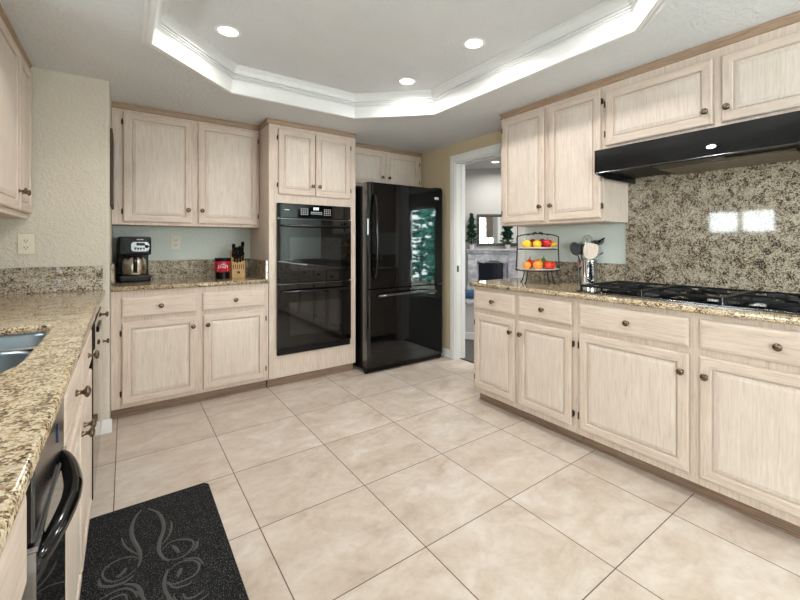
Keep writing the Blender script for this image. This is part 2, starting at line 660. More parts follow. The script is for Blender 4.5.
# stub wall that closes the sink run; its end turns into the side of the nook
b = MB()
b.prism([(XL - .12, 3.21), (-.095, 3.21), (-.083, 3.215), (-.078, 3.227), (-.078, YB + .1), (XL - .12, YB + .1)], 'z', 0, 2.239)
struct(b.build('wall_stub', PAINT))
b = MB(); b.box(-.078, 2.88, YB, YB + .1, 0, 2.5)
struct(b.build('wall_back', PAINTN))
b = MB()
b.box(XR, XR + .12, 3.085, YB, 0, 2.5); b.box(XR, XR + .12, 2.18, 2.25, 0, 2.5); b.box(XR, XR + .12, 2.25, 3.085, 2.05, 2.5)
struct(b.build('wall_right', PAINTT))
b = MB(); b.box(XR, XR + .12, YN, 2.18, 0, 2.5)
struct(b.build('wall_right_kitchen', PAINTN))
b = MB()
b.box(XL - .12, NX0, YN - .1, YN, 0, 2.5); b.box(NX1, 5.75, YN - .1, YN, 0, 2.5)
b.box(NX0, NX1, YN - .1, YN, 0, NZ0); b.box(NX0, NX1, YN - .1, YN, NZ1, 2.5)
struct(b.build('wall_near', PAINT))


def window(name, x0, x1, z0, z1, y, rotz, ox, oy, mull=1):
    root = MB()
    t = .05
    root.box(x0, x1, -.03, .03, z0, z0 + t, .004); root.box(x0, x1, -.03, .03, z1 - t, z1, .004)
    root.box(x0, x0 + t, -.03, .03, z0 + t, z1 - t, .004); root.box(x1 - t, x1, -.03, .03, z0 + t, z1 - t, .004)
    for i in range(mull):
        xm = x0 + (x1 - x0) * (i + 1) / (mull + 1)
        root.box(xm - t / 2, xm + t / 2, -.028, .028, z0 + t, z1 - t, .004)
    f = struct(root.build(name, WPAINT, None, (ox, oy, 0), rotz))
    p = MB(); p.box(x0 + t * .6, x1 - t * .6, -.004, .004, z0 + t * .6, z1 - t * .6)
    p.build('window_pane', PANE, f)
    return f


window('window_1', WY0, WY1, WZ0, WZ1, 0, R(90), XL - .06, 0, 1)
window('added_window_rear', NX0, NX1, NZ0, NZ1, 0, 0, 0, YN - .05, 1)  # added window behind the camera, put in to let fill daylight in
window('added_window_side', SY0, SY1, SZ0, SZ1, 0, R(90), XL - .06, 0, 1)  # added unseen window on the left wall, put in for more daylight

# ceiling with the octagonal tray
OX0, OX1, OY0, OY1, CH = .067, 2.012, .40, 2.95, .49
OCT = [(OX0 + CH, OY0), (OX1 - CH, OY0), (OX1, OY0 + CH), (OX1, OY1 - CH), (OX1 - CH, OY1), (OX0 + CH, OY1), (OX0, OY1 - CH), (OX0, OY0 + CH)]


def oct_off(d):
    """octagon inset by d."""
    out = []
    n = len(OCT)
    for i in range(n):
        p0, p1, p2 = Vector(OCT[i - 1]), Vector(OCT[i]), Vector(OCT[(i + 1) % n])
        e1, e2 = (p1 - p0).normalized(), (p2 - p1).normalized()
        n1, n2 = Vector((-e1.y, e1.x)), Vector((-e2.y, e2.x))
        bis = (n1 + n2).normalized()
        q = p1 + bis * (d / bis.dot(n1))
        out.append((q.x, q.y))
    return out


struct(slab('ceiling', CEIL, [(XL - .12, YN - .1), (2.88, YN - .1), (2.88, YB + .1), (XL - .12, YB + .1)], [oct_off(.045)], ZC, ZC + .06))
b = MB(); b.prism(oct_off(-.06), 'z', ZT, ZT + .05)
struct(b.build('ceiling_tray', CEIL))
# crown: rings of (inset, z) swept round the octagon
PROF = [(.0, ZC - .0005), (.0, ZC - .010), (.012, ZC - .014), (.022, ZC - .010), (.030, ZC - .012), (.040, ZC - .018), (.046, ZC - .014),
        (.047, ZC + .006), (.049, ZC + .025), (.053, ZC + .048), (.059, ZC + .066), (.066, ZC + .074), (.073, ZC + .076), (.0715, ZC + .080), (.067, ZC + .081), (.0675, ZC + .087),
        (.077, ZC + .088), (.0765, ZC + .093), (.070, ZC + .094), (.0705, ZC + .100), (.082, ZC + .102), (.081, ZC + .114), (.085, ZC + .127), (.092, ZC + .139), (.099, ZC + .145),
        (.1005, ZC + .151), (.107, ZC + .153), (.107, ZT - .0005), (-.02, ZT - .0005), (-.02, ZC + .062), (.044, ZC + .061), (.044, ZC - .0005)]
b = MB()
rings = [oct_off(d) for d, z in PROF]
vs, fs = [], []
for (d, z), r in zip(PROF, rings):
    vs += [(x, y, z) for x, y in r]
for j in range(len(PROF)):
    k = (j + 1) % len(PROF)
    for i in range(8):
        l = (i + 1) % 8
        fs.append((j * 8 + i, j * 8 + l, k * 8 + l, k * 8 + i))
b.add(vs, fs)
struct(b.build('trim_2', CROWNM))

# doorway casing, jamb, and baseboards
def casing(xf, s):
    b = MB()
    w, t = .07, .018
    x0, x1 = (xf - t, xf) if s < 0 else (xf, xf + t)
    b.box(x0, x1, 3.08, 3.08 + w, 0, 2.05 + w, .004)
    b.box(x0, x1, 2.25 - w, 2.255, 0, 2.05 + w, .004)
    b.box(x0, x1, 2.255, 3.08, 2.045, 2.05 + w, .004)
    # inner bead
    bx0, bx1 = (x0 - .004, x0) if s < 0 else (x1, x1 + .004)
    b.box(bx0, bx1, 3.105, 3.13, 0, 2.09, .002); b.box(bx0, bx1, 2.20, 2.225, 0, 2.09, .002)
    b.box(bx0, bx1, 2.225, 3.105, 2.07, 2.095, .002)
    return b
struct(casing(XR, -1).build('trim_3', WPAINT))
struct(casing(XR + .12, 1).build('trim_4', WPAINT))
b = MB()
b.box(XR, XR + .045, 3.07, 3.085, 0, 2.05); b.box(XR + .075, XR + .12, 3.07, 3.085, 0, 2.05)
b.box(XR, XR + .12, 2.25, 2.265, 0, 2.05)
b.box(XR, XR + .045, 2.265, 3.07, 2.035, 2.05); b.box(XR + .075, XR + .12, 2.265, 3.07, 2.035, 2.05)
j = struct(b.build('trim_5', WPAINT))
b = MB(); b.box(XR + .045, XR + .075, 3.077, 3.085, 0.004, 2.05)                 # edge of the pocket door
d = struct(b.build('door_1', WPAINT))
b = MB(); b.box(XR + .010, XR + .034, 3.066, 3.071, .91, .975, .002); b.box(XR + .016, XR + .028, 3.064, 3.067, .925, .96)
b.build('strike_plate', TEAL, j)


def baseboard(name, pts, h=.085, t=.013):
    """a skirting along a straight line; pts=(x0,y0,x1,y1) and the normal side."""
    x0, y0, x1, y1 = pts
    b = MB(); b.box(x0, x1, y0, y1, 0, h - .012, .002)
    if abs(x1 - x0) > abs(y1 - y0):
        b.box(x0, x1, y0 + .003, y1, h - .014, h, .003)
    else:
        b.box(x0 + .003, x1, y0, y1, h - .014, h, .003)
    return struct(b.build(name, WPAINT))
baseboard('baseboard_left', (-.20, 3.196, -.066, 3.21))
baseboard('baseboard_right', (2.747, 3.155, 2.76, YB - .001))

# living room seen through the doorway
b = MB()
b.box(5.63, 5.75, YN, -1.66, -.01, 2.4); b.box(5.63, 5.75, -.58, 5.6, -.01, 2.4); b.box(5.63, 5.75, -1.66, -.58, 2.08, 2.4)
struct(b.build('wall_living_far', PAINTL))
b = MB(); b.box(2.88, 5.75, 5.5, 5.6, -.01, 2.4)
struct(b.build('wall_living_back', PAINTL))
b = MB(); b.box(2.88, 2.89, 3.16, 5.5, -.01, 2.4); b.box(2.88, 2.89, YN, 2.175, -.01, 2.4); b.box(2.88, 2.89, 2.175, 3.16, 2.125, 2.4)
struct(b.build('wall_living_side', PAINTL))
b = MB(); b.box(2.88, 5.75, YN - .1, 5.6, 2.4, 2.45)
struct(b.build('ceiling_living_room', PAINTL))
FX, FY_, FTH = 4.69, 4.37, R(-45)
b = MB(); b.box(-1.6, 1.32, 0, .06, -.01, 2.399)
struct(b.build('wall_fireplace', PAINTL, None, (FX, FY_, 0), FTH))
f = struct(MB().box(-1.66, -.58, -.03, .03, 2.02, 2.08).box(-1.66, -1.59, -.03, .03, 0, 2.02).box(-.65, -.58, -.03, .03, 0, 2.02)
           .box(-1.59, -.65, -.03, .03, 0, .07).build('door_2', WPAINT, None, (5.69, 0, 0), R(90)))
MB().box(-1.60, -.64, -.004, .004, .06, 2.03).build('door_glass', PANE, f)

# garden outside the living-room door
b = MB(); b.box(5.75, 10.5, -5, 3, -.12, -.02)
struct(b.build('ground_garden', GRAVEL))
b = MB()
rr = random.Random(3)
for i in range(2200):
    y = rr.uniform(-4.4, 1.0); z = rr.uniform(0.05, 3.1); x = 7.6 + rr.uniform(-.25, .45) + .25 * sin(3 * y)
    if rr.random() < .05 + .15 * (z > 1.7): continue
    s_ = rr.uniform(.10, .22)
    M = T(x, y, z) @ RZ(rr.uniform(0, 360)) @ RX(rr.uniform(-50, 50))
    b.add([M @ Vector(p) for p in ((-s_, 0, 0), (0, -.4 * s_, .1 * s_), (s_, 0, 0), (0, .4 * s_, -.1 * s_), (0, 0, .35 * s_), (0, 0, -.3 * s_))],
          [(0, 1, 4), (1, 2, 4), (2, 3, 4), (3, 0, 4), (1, 0, 5), (2, 1, 5), (3, 2, 5), (0, 3, 5)])
for y in (-3.9, -3, -1.9, -.8, .3):
    b.tube([(7.7, y, -.05), (7.72, y + .05, 1.2), (7.68, y, 2.2)], [.05, .04, .02], 6)
h = tag(b.build('garden_hedge', HEDGE), 'leafy green hedge outside the living-room glass door', 'hedge')
h['kind'] = 'stuff'


# ------------------------------------------------------------------ cabinets
def knob_mesh():
    b = MB()
    b.lathe([(.009, 0), (.0095, .003), (.006, .006), (.0055, .015), (.010, .019), (.0155, .022), (.0165, .026), (.014, .030), (.008, .0325), (.001, .0335)],
            M=RX(90), n=16)
    return b
_k = knob_mesh().build('knob', BRASS)
KNOB = _k.data
bpy.data.objects.remove(_k)


def put_knob(parent, x, y, z):
    o = bpy.data.objects.new('knob', KNOB)
    COL.objects.link(o)
    o.parent = parent
    o.location = (x, y, z)
    return o


def panel_rings(b, x0, x1, z0, z1, y, prof, mi_v, mi_h, mi_p):
    """nested rectangles: prof = (inset, protrusion towards -y)."""
    vs = []
    for ins, pr in prof:
        vs += [(x0 + ins, y - pr, z0 + ins), (x1 - ins, y - pr, z0 + ins), (x1 - ins, y - pr, z1 - ins), (x0 + ins, y - pr, z1 - ins)]
    n = len(prof)
    for j in range(n - 1):
        fv, fh = [], []
        for i in range(4):
            k = (i + 1) % 4
            f = (j * 4 + i, j * 4 + k, (j + 1) * 4 + k, (j + 1) * 4 + i)
            (fh if i in (0, 2) else fv).append(f)
        pm = j >= PANEL_FROM
        o = len(b.v) if j == 0 else o
        if j == 0:
            b.v += vs
        for f in fv:
            b.f.append(tuple(q + o for q in f)); b.mi.append(mi_p if pm else mi_v); b.sm.append(False)
        for f in fh:
            b.f.append(tuple(q + o for q in f)); b.mi.append(mi_p if pm else mi_h); b.sm.append(False)
    b.f.append(tuple(o + (n - 1) * 4 + i for i in range(4))); b.mi.append(mi_p); b.sm.append(False)
    b.f.append((o + 3, o + 2, o + 1, o)); b.mi.append(mi_v); b.sm.append(False)


PANEL_FROM = 7
DOOR_PROF = [(0, .003), (0, .014), (.002, .017), (.007, .0195), (.014, .020), (.044, .020), (.0475, .017), (.049, .006), (.0545, .006), (.0570, .0125), (.072, .0165), (.0745, .0178)]
DRAW_PROF = [(0, .003), (0, .013), (.002, .016), (.008, .0185), (.016, .020)]


def add_door(root, x0, x1, z0, z1, yf, hinge, knobpos, hinges=True):
    b = MB()
    panel_rings(b, x0, x1, z0, z1, yf, DOOR_PROF, 0, 1, 2)
    d = b.build('door', [WV, WH, WP], root)
    kx = x0 + .027 if knobpos[0] == 'l' else x1 - .027
    put_knob(d, kx, yf - .020, knobpos[1])
    if hinges:
        hx = x0 - .006 if hinge == 'l' else x1 + .006
        for hz in (z0 + .075, z1 - .075):
            m = MB()
            m.lathe([(.003, -.020), (.0045, -.019), (.0045, .019), (.003, .020)], M=T(hx, yf - .012, hz), n=10)
            m.box(hx - .006, hx + .006, yf - .003, yf, hz - .014, hz + .014)
            m.build('hinge', HINGE, d)
    return d


def add_drawer(root, x0, x1, z0, z1, yf):
    b = MB()
    panel_rings(b, x0, x1, z0, z1, yf, DRAW_PROF, 1, 1, 1)
    d = b.build('drawer', [WV, WH, WP], root)
    put_knob(d, (x0 + x1) / 2, yf - .020, (z0 + z1) / 2)
    return d


def carcass(b, w, depth, z0, z1, top=True, hole=None, mi=0):
    """hollow cabinet: front frame at y=0, back at y=depth."""
    t = .018
    b.box(0, t, .02, depth, z0, z1, mi=mi); b.box(w - t, w, .02, depth, z0, z1, mi=mi)
    b.box(t, w - t, .02, depth, z0, z0 + t, mi=mi)
    b.box(t, w - t, depth - .008, depth, z0 + t, z1, mi=mi)
    if top: b.box(t, w - t, .02, depth - .008, z1 - t, z1, mi=mi)
    if hole:
        hx0, hx1, hz0, hz1 = hole
        b.box(0, hx0, 0, .02, z0, z1, mi=mi); b.box(hx1, w, 0, .02, z0, z1, mi=mi)
        b.box(hx0, hx1, 0, .02, z0, hz0, mi=mi); b.box(hx0, hx1, 0, .02, hz1, z1, mi=mi)
    else:
        b.box(0, w, 0, .02, z0, z1, .0015, mi=mi)


def base_cab(label, loc, rotz, w, depth, doors, drawers, kick=True, top=False, ztop=.8795, group='pickled oak base cabinets', dz=0.0):
    r = thing('base_cabinet', label, 'cabinet', loc, rotz, group)
    b = MB(); carcass(b, w, depth, .08, ztop, top)
    b.build('body', [WV], r)
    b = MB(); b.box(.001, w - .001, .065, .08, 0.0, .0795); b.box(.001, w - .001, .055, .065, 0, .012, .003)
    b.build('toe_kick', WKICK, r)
    for x0, x1, hs, ks in doors:
        add_door(r, x0, x1, .107 + dz * .8, .667 + dz, 0, hs, (ks, .594 + dz * .2))
    for x0, x1 in drawers:
        add_drawer(r, x0, x1, .699 + dz * 1.1, .834 + dz * 1.25, 0)
    return r


def wall_cab(label, loc, rotz, w, depth, z0, z1, doors, crown=True, group='pickled oak wall cabinets', mats=None, dz=(.022, .062), kz=None):
    r = thing('wall_cabinet', label, 'cabinet', loc, rotz, group)
    b = MB(); carcass(b, w, depth, z0, z1)
    b.build('body', [WV], r)
    if crown:
        b = MB()
        b.prism([(0, z1 - .042), (-.006, z1 - .038), (-.008, z1 - .016), (-.012, z1 - .012), (-.018, z1 - .004), (-.018, z1), (0, z1)], 'x', 0, w)
        b.build('crown_moulding', WTRIM, r)
    for x0, x1, hs, ks in doors:
        add_door(r, x0, x1, z0 + dz[0], z1 - dz[1], 0, hs, (ks, z0 + (kz or .125)))
    return r


ZCAB = 2.2385
GB, GW = 'pickled oak base cabinets', 'pickled oak wall cabinets'
# back wall: base, uppers
base_cab('two-door oak base cabinet under the coffee maker counter', (-.076, 3.37, 0), 0, 1.028, .605,
         [(.059, .508, 'l', 'r'), (.550, 1.001, 'r', 'l')], [(.059, .508), (.545, 1.000)])
wall_cab('two-door oak wall cabinet above the coffee maker', (-.076, 3.65, 0), 0, 1.028, .325, 1.345, ZCAB,
         [(.066, .509, 'l', 'r'), (.552, 1.012, 'r', 'l')])
wall_cab('small grey-lit oak wall cabinet above the black refrigerator', (1.757, 3.65, 0), 0, .985, .325, 1.80, ZCAB,
         [(.04, .475, 'l', 'r'), (.505, .945, 'r', 'l')], kz=.11)

# tall oven cabinet
r = thing('oven_cabinet', 'tall oak cabinet holding the black double oven', 'cabinet', (.957, 3.37, 0), 0)
b = MB(); carcass(b, .796, .605, .08, ZCAB, True, (.062, .735, .262, 1.534))
b.build('body', [WV], r)
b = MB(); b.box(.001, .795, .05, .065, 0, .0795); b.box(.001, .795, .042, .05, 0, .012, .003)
b.build('toe_kick', WKICK, r)
b = MB()
pr = [(0, ZCAB - .040), (-.006, ZCAB - .036), (-.008, ZCAB - .016), (-.012, ZCAB - .012), (-.018, ZCAB - .004), (-.018, ZCAB), (0, ZCAB)]
b.prism(pr, 'x', -.018, .796)
b.prism([(-p[0] * -1 , p[1]) for p in pr], 'y', -.0, .262)
b.build('crown_moulding', WTRIM, r)
add_door(r, .075, .393, 1.62, 2.168, 0, 'l', ('r', 1.705))
add_door(r, .400, .737, 1.62, 2.168, 0, 'r', ('l', 1.705))

# double oven
ov = thing('double_oven', 'black glass double wall oven with bar handles', 'oven', (.957 + .398, 3.37, 0), 0)
b = MB(); b.box(-.330, .330, .0, .54, .27, 1.528)
b.build('body', BPLAST, ov)
b = MB(); b.box(-.338, .338, -.022, -.001, 1.425, 1.545, .003)
cp = b.build('control_panel', BGLASS, ov)
def keypad(x0, nx, dx, z0, nz, dz, w, h):
    b = MB()
    for i in range(nx):
        for jj in range(nz):
            b.box(x0 + i * dx, x0 + i * dx + w, -.0228, -.0222, z0 + jj * dz, z0 + jj * dz + h)
    b.build('keypad', GREYMARK, cp)
keypad(-.135, 4, .018, 1.455, 4, .016, .008, .007)
keypad(.075, 4, .018, 1.455, 4, .016, .008, .007)
keypad(-.045, 7, .015, 1.462, 2, .014, .010, .006)
b = MB()
for i in range(4): b.box(-.275 + i * .010, -.268 + i * .010, -.0228, -.0222, 1.487, 1.494)
b.build('brand_lettering', GREYMARK, cp)
b = MB()
for i, dg in enumerate((0, 1, 2)):
    x = -.022 + i * .017
    for (a0, a1, z0, z1) in ((0, .010, 1.5195, 1.5215), (0, .010, 1.5095, 1.5115), (0, .010, 1.4995, 1.5015), (0, .002, 1.5, 1.521), (.009, .011, 1.5, 1.521)):
        b.box(x + a0, x + a1, -.0229, -.0222, z0, z1)
b.build('clock_display', DISPLAY, cp)


def oven_door(z0, z1):
    b = MB(); b.box(-.338, .338, -.030, -.001, z0, z1, .004)
    d = b.build('oven_door', BGLASS, ov)
    b = MB(); b.box(-.235, .235, -.0308, -.0302, z0 + .10, z1 - .16, .0002)
    b.build('window', black_win, d)
    b = MB()
    zh = z1 - .062
    b.tube(smooth_path([(-.300, -.030, zh), (-.297, -.062, zh), (-.270, -.078, zh), (-.1, -.086, zh), (.1, -.086, zh), (.270, -.078, zh), (.297, -.062, zh), (.300, -.030, zh)], 5), .0105, 12)
    b.build('handle', BGLOSSP, d)
    b = MB(); b.box(-.338, .338, -.0305, -.024, z1 - .004, z1 - .001)
    b.build('trim_strip', CHROME, d)
black_win = black_gloss('oven_window_glass', .02, 0, srgb(26, 26, 27))
oven_door(.872, 1.418)
oven_door(.322, .864)
b = MB(); b.box(-.333, .333, -.020, -.001, .268, .318, .003)
b.build('vent_strip', BPLAST, ov)

# right wall: base run (local x runs towards the camera)
base_cab('oak base cabinet at the doorway end, two narrow doors under the fruit stand', (2.15, 2.19, 0), R(-90), .862, .605,
         [(.025, .407, 'l', 'r'), (.440, .836, 'r', 'l')], [(.025, .407), (.440, .836)], dz=.016)
base_cab('wide oak base cabinet with two doors under the gas cooktop', (2.15, 1.327, 0), R(-90), 1.206, .605,
         [(.022, .583, 'l', 'r'), (.626, 1.182, 'r', 'l')], [(.022, .583), (.626, 1.182)], dz=.016)
base_cab('oak base cabinet past the cooktop at the right edge of the photo', (2.15, .12, 0), R(-90), .72, .605,
         [(.02, .345, 'l', 'r'), (.375, .70, 'r', 'l')], [(.02, .345), (.375, .70)], dz=.016)
# right uppers
wall_cab('tall two-door oak wall cabinet above the fruit stand', (2.43, 2.165, 0), R(-90), .850, .325, 1.345, ZCAB,
         [(.025, .416, 'l', 'r'), (.452, .835, 'r', 'l')])
wall_cab('short two-door oak wall cabinet above the black range hood', (2.43, 1.315, 0), R(-90), 1.195, .325, 1.79, ZCAB,
         [(.017, .580, 'l', 'r'), (.617, 1.175, 'r', 'l')], dz=(.024, .088), kz=.09)
# left uppers and base run (local x runs away from the camera)
wall_cab('oak wall cabinet on the left wall over the sink counter', (-.45, 2.12, 0), R(90), 1.07, .305, 1.345, ZCAB,
         [(.03, .715, 'l', 'r'), (.745, 1.05, 'r', 'l')], dz=(.03, .05))
base_cab('narrow oak base cabinet at the near left corner beside the compactor', (-.13, .30, 0), R(90), .51, .605,
         [(.03, .485, 'l', 'r')], [(.03, .485)], dz=.016)
base_cab('oak sink base cabinet under the steel sink, past the compactor', (-.13, 1.205, 0), R(90), .965, .605,
         [(.03, .470, 'l', 'r'), (.495, .935, 'r', 'l')], [(.03, .470), (.495, .935)], dz=.016)
base_cab('narrow oak base cabinet between the dishwasher and the cream stub wall', (-.13, 2.785, 0), R(90), .415, .605,
         [(.03, .385, 'l', 'r')], [(.03, .385)], dz=.016)

# trash compactor with bowed handle
tc = thing('trash_compactor', 'black trash compactor with a bowed pull handle in the left counter', 'trash compactor', (-.13, .825, 0), R(90))
b = MB(); b.box(0, .37, 0, .58, .05, .865)
b.build('body', BPLAST, tc)
b = MB(); b.box(.004, .366, -.022, -.001, .11, .735, .004)
b.build('drawer_front', BGLASS, tc)
b = MB(); b.box(.004, .366, -.020, -.001, .745, .862, .004)
cp = b.build('control_panel', black_gloss('black_panel', .16), tc)
b = MB()
b.box(.25, .262, -.0225, -.0195, .80, .835, .001)
b.build('button', BLUED, cp)
b = MB(); b.box(.0, .372, -.024, -.001, .736, .744); b.box(.0, .004, -.022, -.001, .08, .735); b.box(.366, .370, -.022, -.001, .08, .735)
b.build('trim_strip', STEEL, tc)
b = MB()
pts = smooth_path([(.022, -.010, .705), (.032, -.022, .706), (.085, -.036, .714), (.15, -.047, .722), (.185, -.049, .726), (.22, -.047, .730), (.28, -.036, .737), (.322, -.022, .741), (.332, -.010, .742)], 6)
n_ = len(pts)
b.tube(pts, [.0115 + .0035 * sin(pi * i / (n_ - 1)) for i in range(n_)], 14)
b.build('handle', BGLOSSP, tc)

# dishwasher
dw = thing('dishwasher', 'black dishwasher under the left counter beyond the sink', 'dishwasher', (-.13, 2.175, 0), R(90))
b = MB(); b.box(0, .60, 0, .58, .05, .865); b.build('body', BPLAST, dw)
b = MB(); b.box(.003, .597, -.022, -.001, .11, .74, .004); b.build('door', BGLASS, dw)
b = MB(); b.box(.003, .597, -.028, -.001, .748, .862, .006)
cp = b.build('control_panel', BGLOSSP, dw)
b = MB(); b.box(.2, .4, -.034, -.027, .79, .815, .003); b.build('latch_handle', BPLAST, cp)
b = MB(); b.box(.003, .597, .05, .06, .0, .10); b.build('toe_kick', BPLAST, dw)

# ------------------------------------------------------------------ worktops
ZG0, ZG1 = .880, .912
ct = tag(slab('countertop', GR, [(-.077, 3.34), (.955, 3.34), (.955, YB - .001), (-.077, YB - .001)], [], ZG0, ZG1, .010),
         'golden granite counter in the back nook under the coffee maker', 'countertop', 'granite counters')
b = MB(); b.box(-.056, .934, YB - .022, YB - .001, ZG1, 1.064, .002); b.build('backsplash', GRB, ct)
b = MB(); b.box(-.077, -.057, 3.36, YB - .001, ZG1, 1.064, .002); b.build('side_splash', GRB, ct)
b = MB(); b.box(.935, .956, 3.385, YB - .001, ZG1, 1.064, .002); b.build('side_splash', GRB, ct)

cr_out = [(2.118, -.62), (2.757, -.62), (2.757, 2.172), (2.738, 2.176), (2.738, 2.235), (2.16, 2.235), (2.135, 2.225), (2.12, 2.20)]
ct = tag(slab('countertop', GR, cr_out, [], ZG0, ZG1, .012), 'long golden granite counter on the right carrying the cooktop', 'countertop', 'granite counters')
b = MB(); b.box(2.738, 2.759, 1.334, 2.165, ZG1, 1.064, .002); b.build('backsplash', GRB, ct)

hole = [(-.62, 1.93)] + [(-.225, 1.93), (-.212, 1.925), (-.207, 1.905), (-.205, 1.75), (-.206, 1.55), (-.207, 1.38), (-.213, 1.33), (-.228, 1.285), (-.25, 1.255), (-.29, 1.235), (-.34, 1.23)] + [(-.57, 1.23), (-.61, 1.25), (-.63, 1.29), (-.635, 1.40), (-.635, 1.90)]
ct = tag(slab('countertop', GR, [(-.757, -.62), (-.10, -.62), (-.10, 3.205), (-.757, 3.205)], [hole], ZG0, ZG1, .010),
         'golden granite counter along the left wall around the sink', 'countertop', 'granite counters')
b = MB(); b.box(-.736, -.112, 3.188, 3.208, ZG1, 1.064, .002); b.build('backsplash', GRB, ct)
b = MB(); b.box(-.758, -.737, -.62, 3.208, ZG1, 1.064, .002); b.build('side_splash', GRB, ct)

b = MB(); b.box(2.742, 2.7595, .12, 1.332, ZG1 + .001, 1.788, .002)
tag(b.build('granite_backsplash', GRB), 'full-height speckled granite panel behind the cooktop', 'backsplash')

# sink: two bowls
sk = thing('kitchen_sink', 'double-bowl stainless steel sink set into the left counter', 'sink', (-.42, 1.58, .889))
def bowl(x0, x1, y0, y1, depth, r):
    b = MB()
    prof = [(0, 0), (.004, -.012), (.010, -depth + .03), (.025, -depth + .006), (.05, -depth)]
    n = None; vs = []; fs = []
    for ins, z in prof:
        p = rrect(x0 + ins, x1 - ins, y0 + ins, y1 - ins, max(r - ins * .5, .03), 6)
        n = len(p); vs += [(q[0], q[1], z) for q in p]
    for j in range(len(prof) - 1):
        for i in range(n):
            k = (i + 1) % n
            fs.append((j * n + i, j * n + k, (j + 1) * n + k, (j + 1) * n + i))
    fs.append(tuple((len(prof) - 1) * n + i for i in range(n)))
    b.add(vs, fs, 0, True)
    o = b.build('bowl', SINKST, sk)
    md = o.modifiers.new('thickness', 'SOLIDIFY'); md.thickness = .0015
    m = MB(); m.lathe([(.04, 0), (.042, .003), (.034, .004), (.03, .002), (.001, .001)], T((x0 + x1) / 2, (y0 + y1) / 2, -depth + .001), 20)
    m.build('drain', STEELP, o)
bowl(-.212, .209, .098, .346, .16, .05)
bowl(-.212, .209, -.346, .074, .20, .10)
b = MB()
b.box(-.21, .207, .0745, .0975, -.012, -.001, .003); b.build('divider', STEELP, sk)

# ------------------------------------------------------------------ refrigerator
fr = thing('refrigerator', 'tall black bottom-freezer refrigerator beside the doorway', 'refrigerator', (2.235, 3.20, 0))
b = MB(); b.box(-.450, .450, .085, .745, .03, 1.745, .006); b.build('body', BPLAST, fr)
b = MB()
b.prism([(-.452, .012), (-.449, .001), (-.440, -.008), (-.425, -.013), (.425, -.013), (.440, -.008), (.449, .001), (.452, .012), (.452, .078), (-.452, .078)], 'z', .790, 1.772)
fd = b.build('door', BFRIDGE, fr)
b = MB()
b.prism([(-.452, .012), (-.449, .001), (-.440, -.008), (-.425, -.013), (.425, -.013), (.440, -.008), (.449, .001), (.452, .012), (.452, .078), (-.452, .078)], 'z', .062, .780)
fz = b.build('freezer_drawer', BFRIDGE, fr)
b = MB()
hx = -.385
b.tube(smooth_path([(hx, -.004, 1.66), (hx, -.040, 1.63), (hx, -.062, 1.52), (hx, -.072, 1.28), (hx, -.062, 1.02), (hx, -.040, .91), (hx, -.004, .88)], 6), [.013] * 37, 12)
b.build('handle', BGLOSSP, fd)
b = MB()
b.tube(smooth_path([(-.34, -.008, .715), (-.32, -.040, .72), (-.2, -.062, .728), (0, -.072, .732), (.2, -.062, .728), (.32, -.040, .72), (.34, -.008, .715)], 6), .014, 12)
b.build('handle', CHROME, fz)
b = MB(); b.box(.33, .385, -.0145, -.0125, 1.658, 1.684, .001); b.build('badge', GREYMARK, fd)
b = MB(); b.box(-.445, .445, .015, .085, .012, .056, .003); b.box(-.40, .40, .010, .016, .02, .05)
b.build('toe_grille', BPLAST, fr)
b = MB()
for x in (-.43, .43):
    b.lathe([(.02, 0), (.02, .03)], T(x, .05, 0), 12); b.lathe([(.02, 0), (.02, .03)], T(x, .70, 0), 12)
b.build('foot', BPLAST, fr)
b = MB(); b.box(.36, .45, .02, .12, 1.7725, 1.790, .004); b.build('hinge_cover', BPLAST, fr)
b = MB(); b.box(-.4535, -.4515, .0, .078, .064, 1.770); b.build('edge_trim', CHROME, fr)

# ------------------------------------------------------------------ range hood
hd = thing('range_hood', 'black under-cabinet range hood above the cooktop', 'range hood', (2.26, 1.278, 0), R(-90))
HW = .914
b = MB()
fp = []
for i in range(9):                                          # gently bowed front
    t = i / 8
    fp.append((-.004, 1.622 + .135 * t))
poly = fp + [(.03, 1.765), (.17, 1.782), (.480, 1.785), (.480, 1.765), (.04, 1.745), (.012, 1.640), (.012, 1.622)]
b.prism(poly, 'x', .012, HW - .012, smooth=True)
b.prism([(-.006, 1.620), (-.006, 1.757), (.03, 1.766), (.17, 1.783), (.480, 1.786), (.480, 1.600), (.10, 1.600)], 'x', 0, .012)
b.prism([(-.006, 1.620), (-.006, 1.757), (.03, 1.766), (.17, 1.783), (.480, 1.786), (.480, 1.600), (.10, 1.600)], 'x', HW - .012, HW)
b.build('canopy', BHOOD, hd)
b = MB(); b.box(.012, HW - .012, .012, .480, 1.640, 1.648); b.build('underside', IRON, hd)
b = MB(); b.box(.27, .85, .20, .47, 1.626, 1.640, .002)
fl = b.build('filter', FILTER, hd)
b = MB()
b.box(.30, .62, .015, .12, 1.618, 1.640, .003)
sw = b.build('switch_bar', BPLAST, hd)
b = MB()
for x in (.36, .40, .44, .50, .53): b.box(x, x + .018, .012, .016, 1.624, 1.634)
b.build('switch', GREYMARK, sw)
b = MB(); b.box(.004, HW - .004, -.009, -.002, 1.619, 1.624, .001); b.build('lower_edge', CHROME, hd)
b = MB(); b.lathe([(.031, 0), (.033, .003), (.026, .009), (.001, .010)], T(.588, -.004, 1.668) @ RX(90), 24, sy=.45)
lb = b.build('spot_bezel', BPLAST, hd)  # dark oval ring around the bright spot on the hood front
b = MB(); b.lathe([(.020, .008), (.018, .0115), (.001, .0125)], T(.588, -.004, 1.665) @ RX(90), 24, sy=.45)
b.build('lens', LAMP, lb)  # glowing oval that draws the bright spot itself

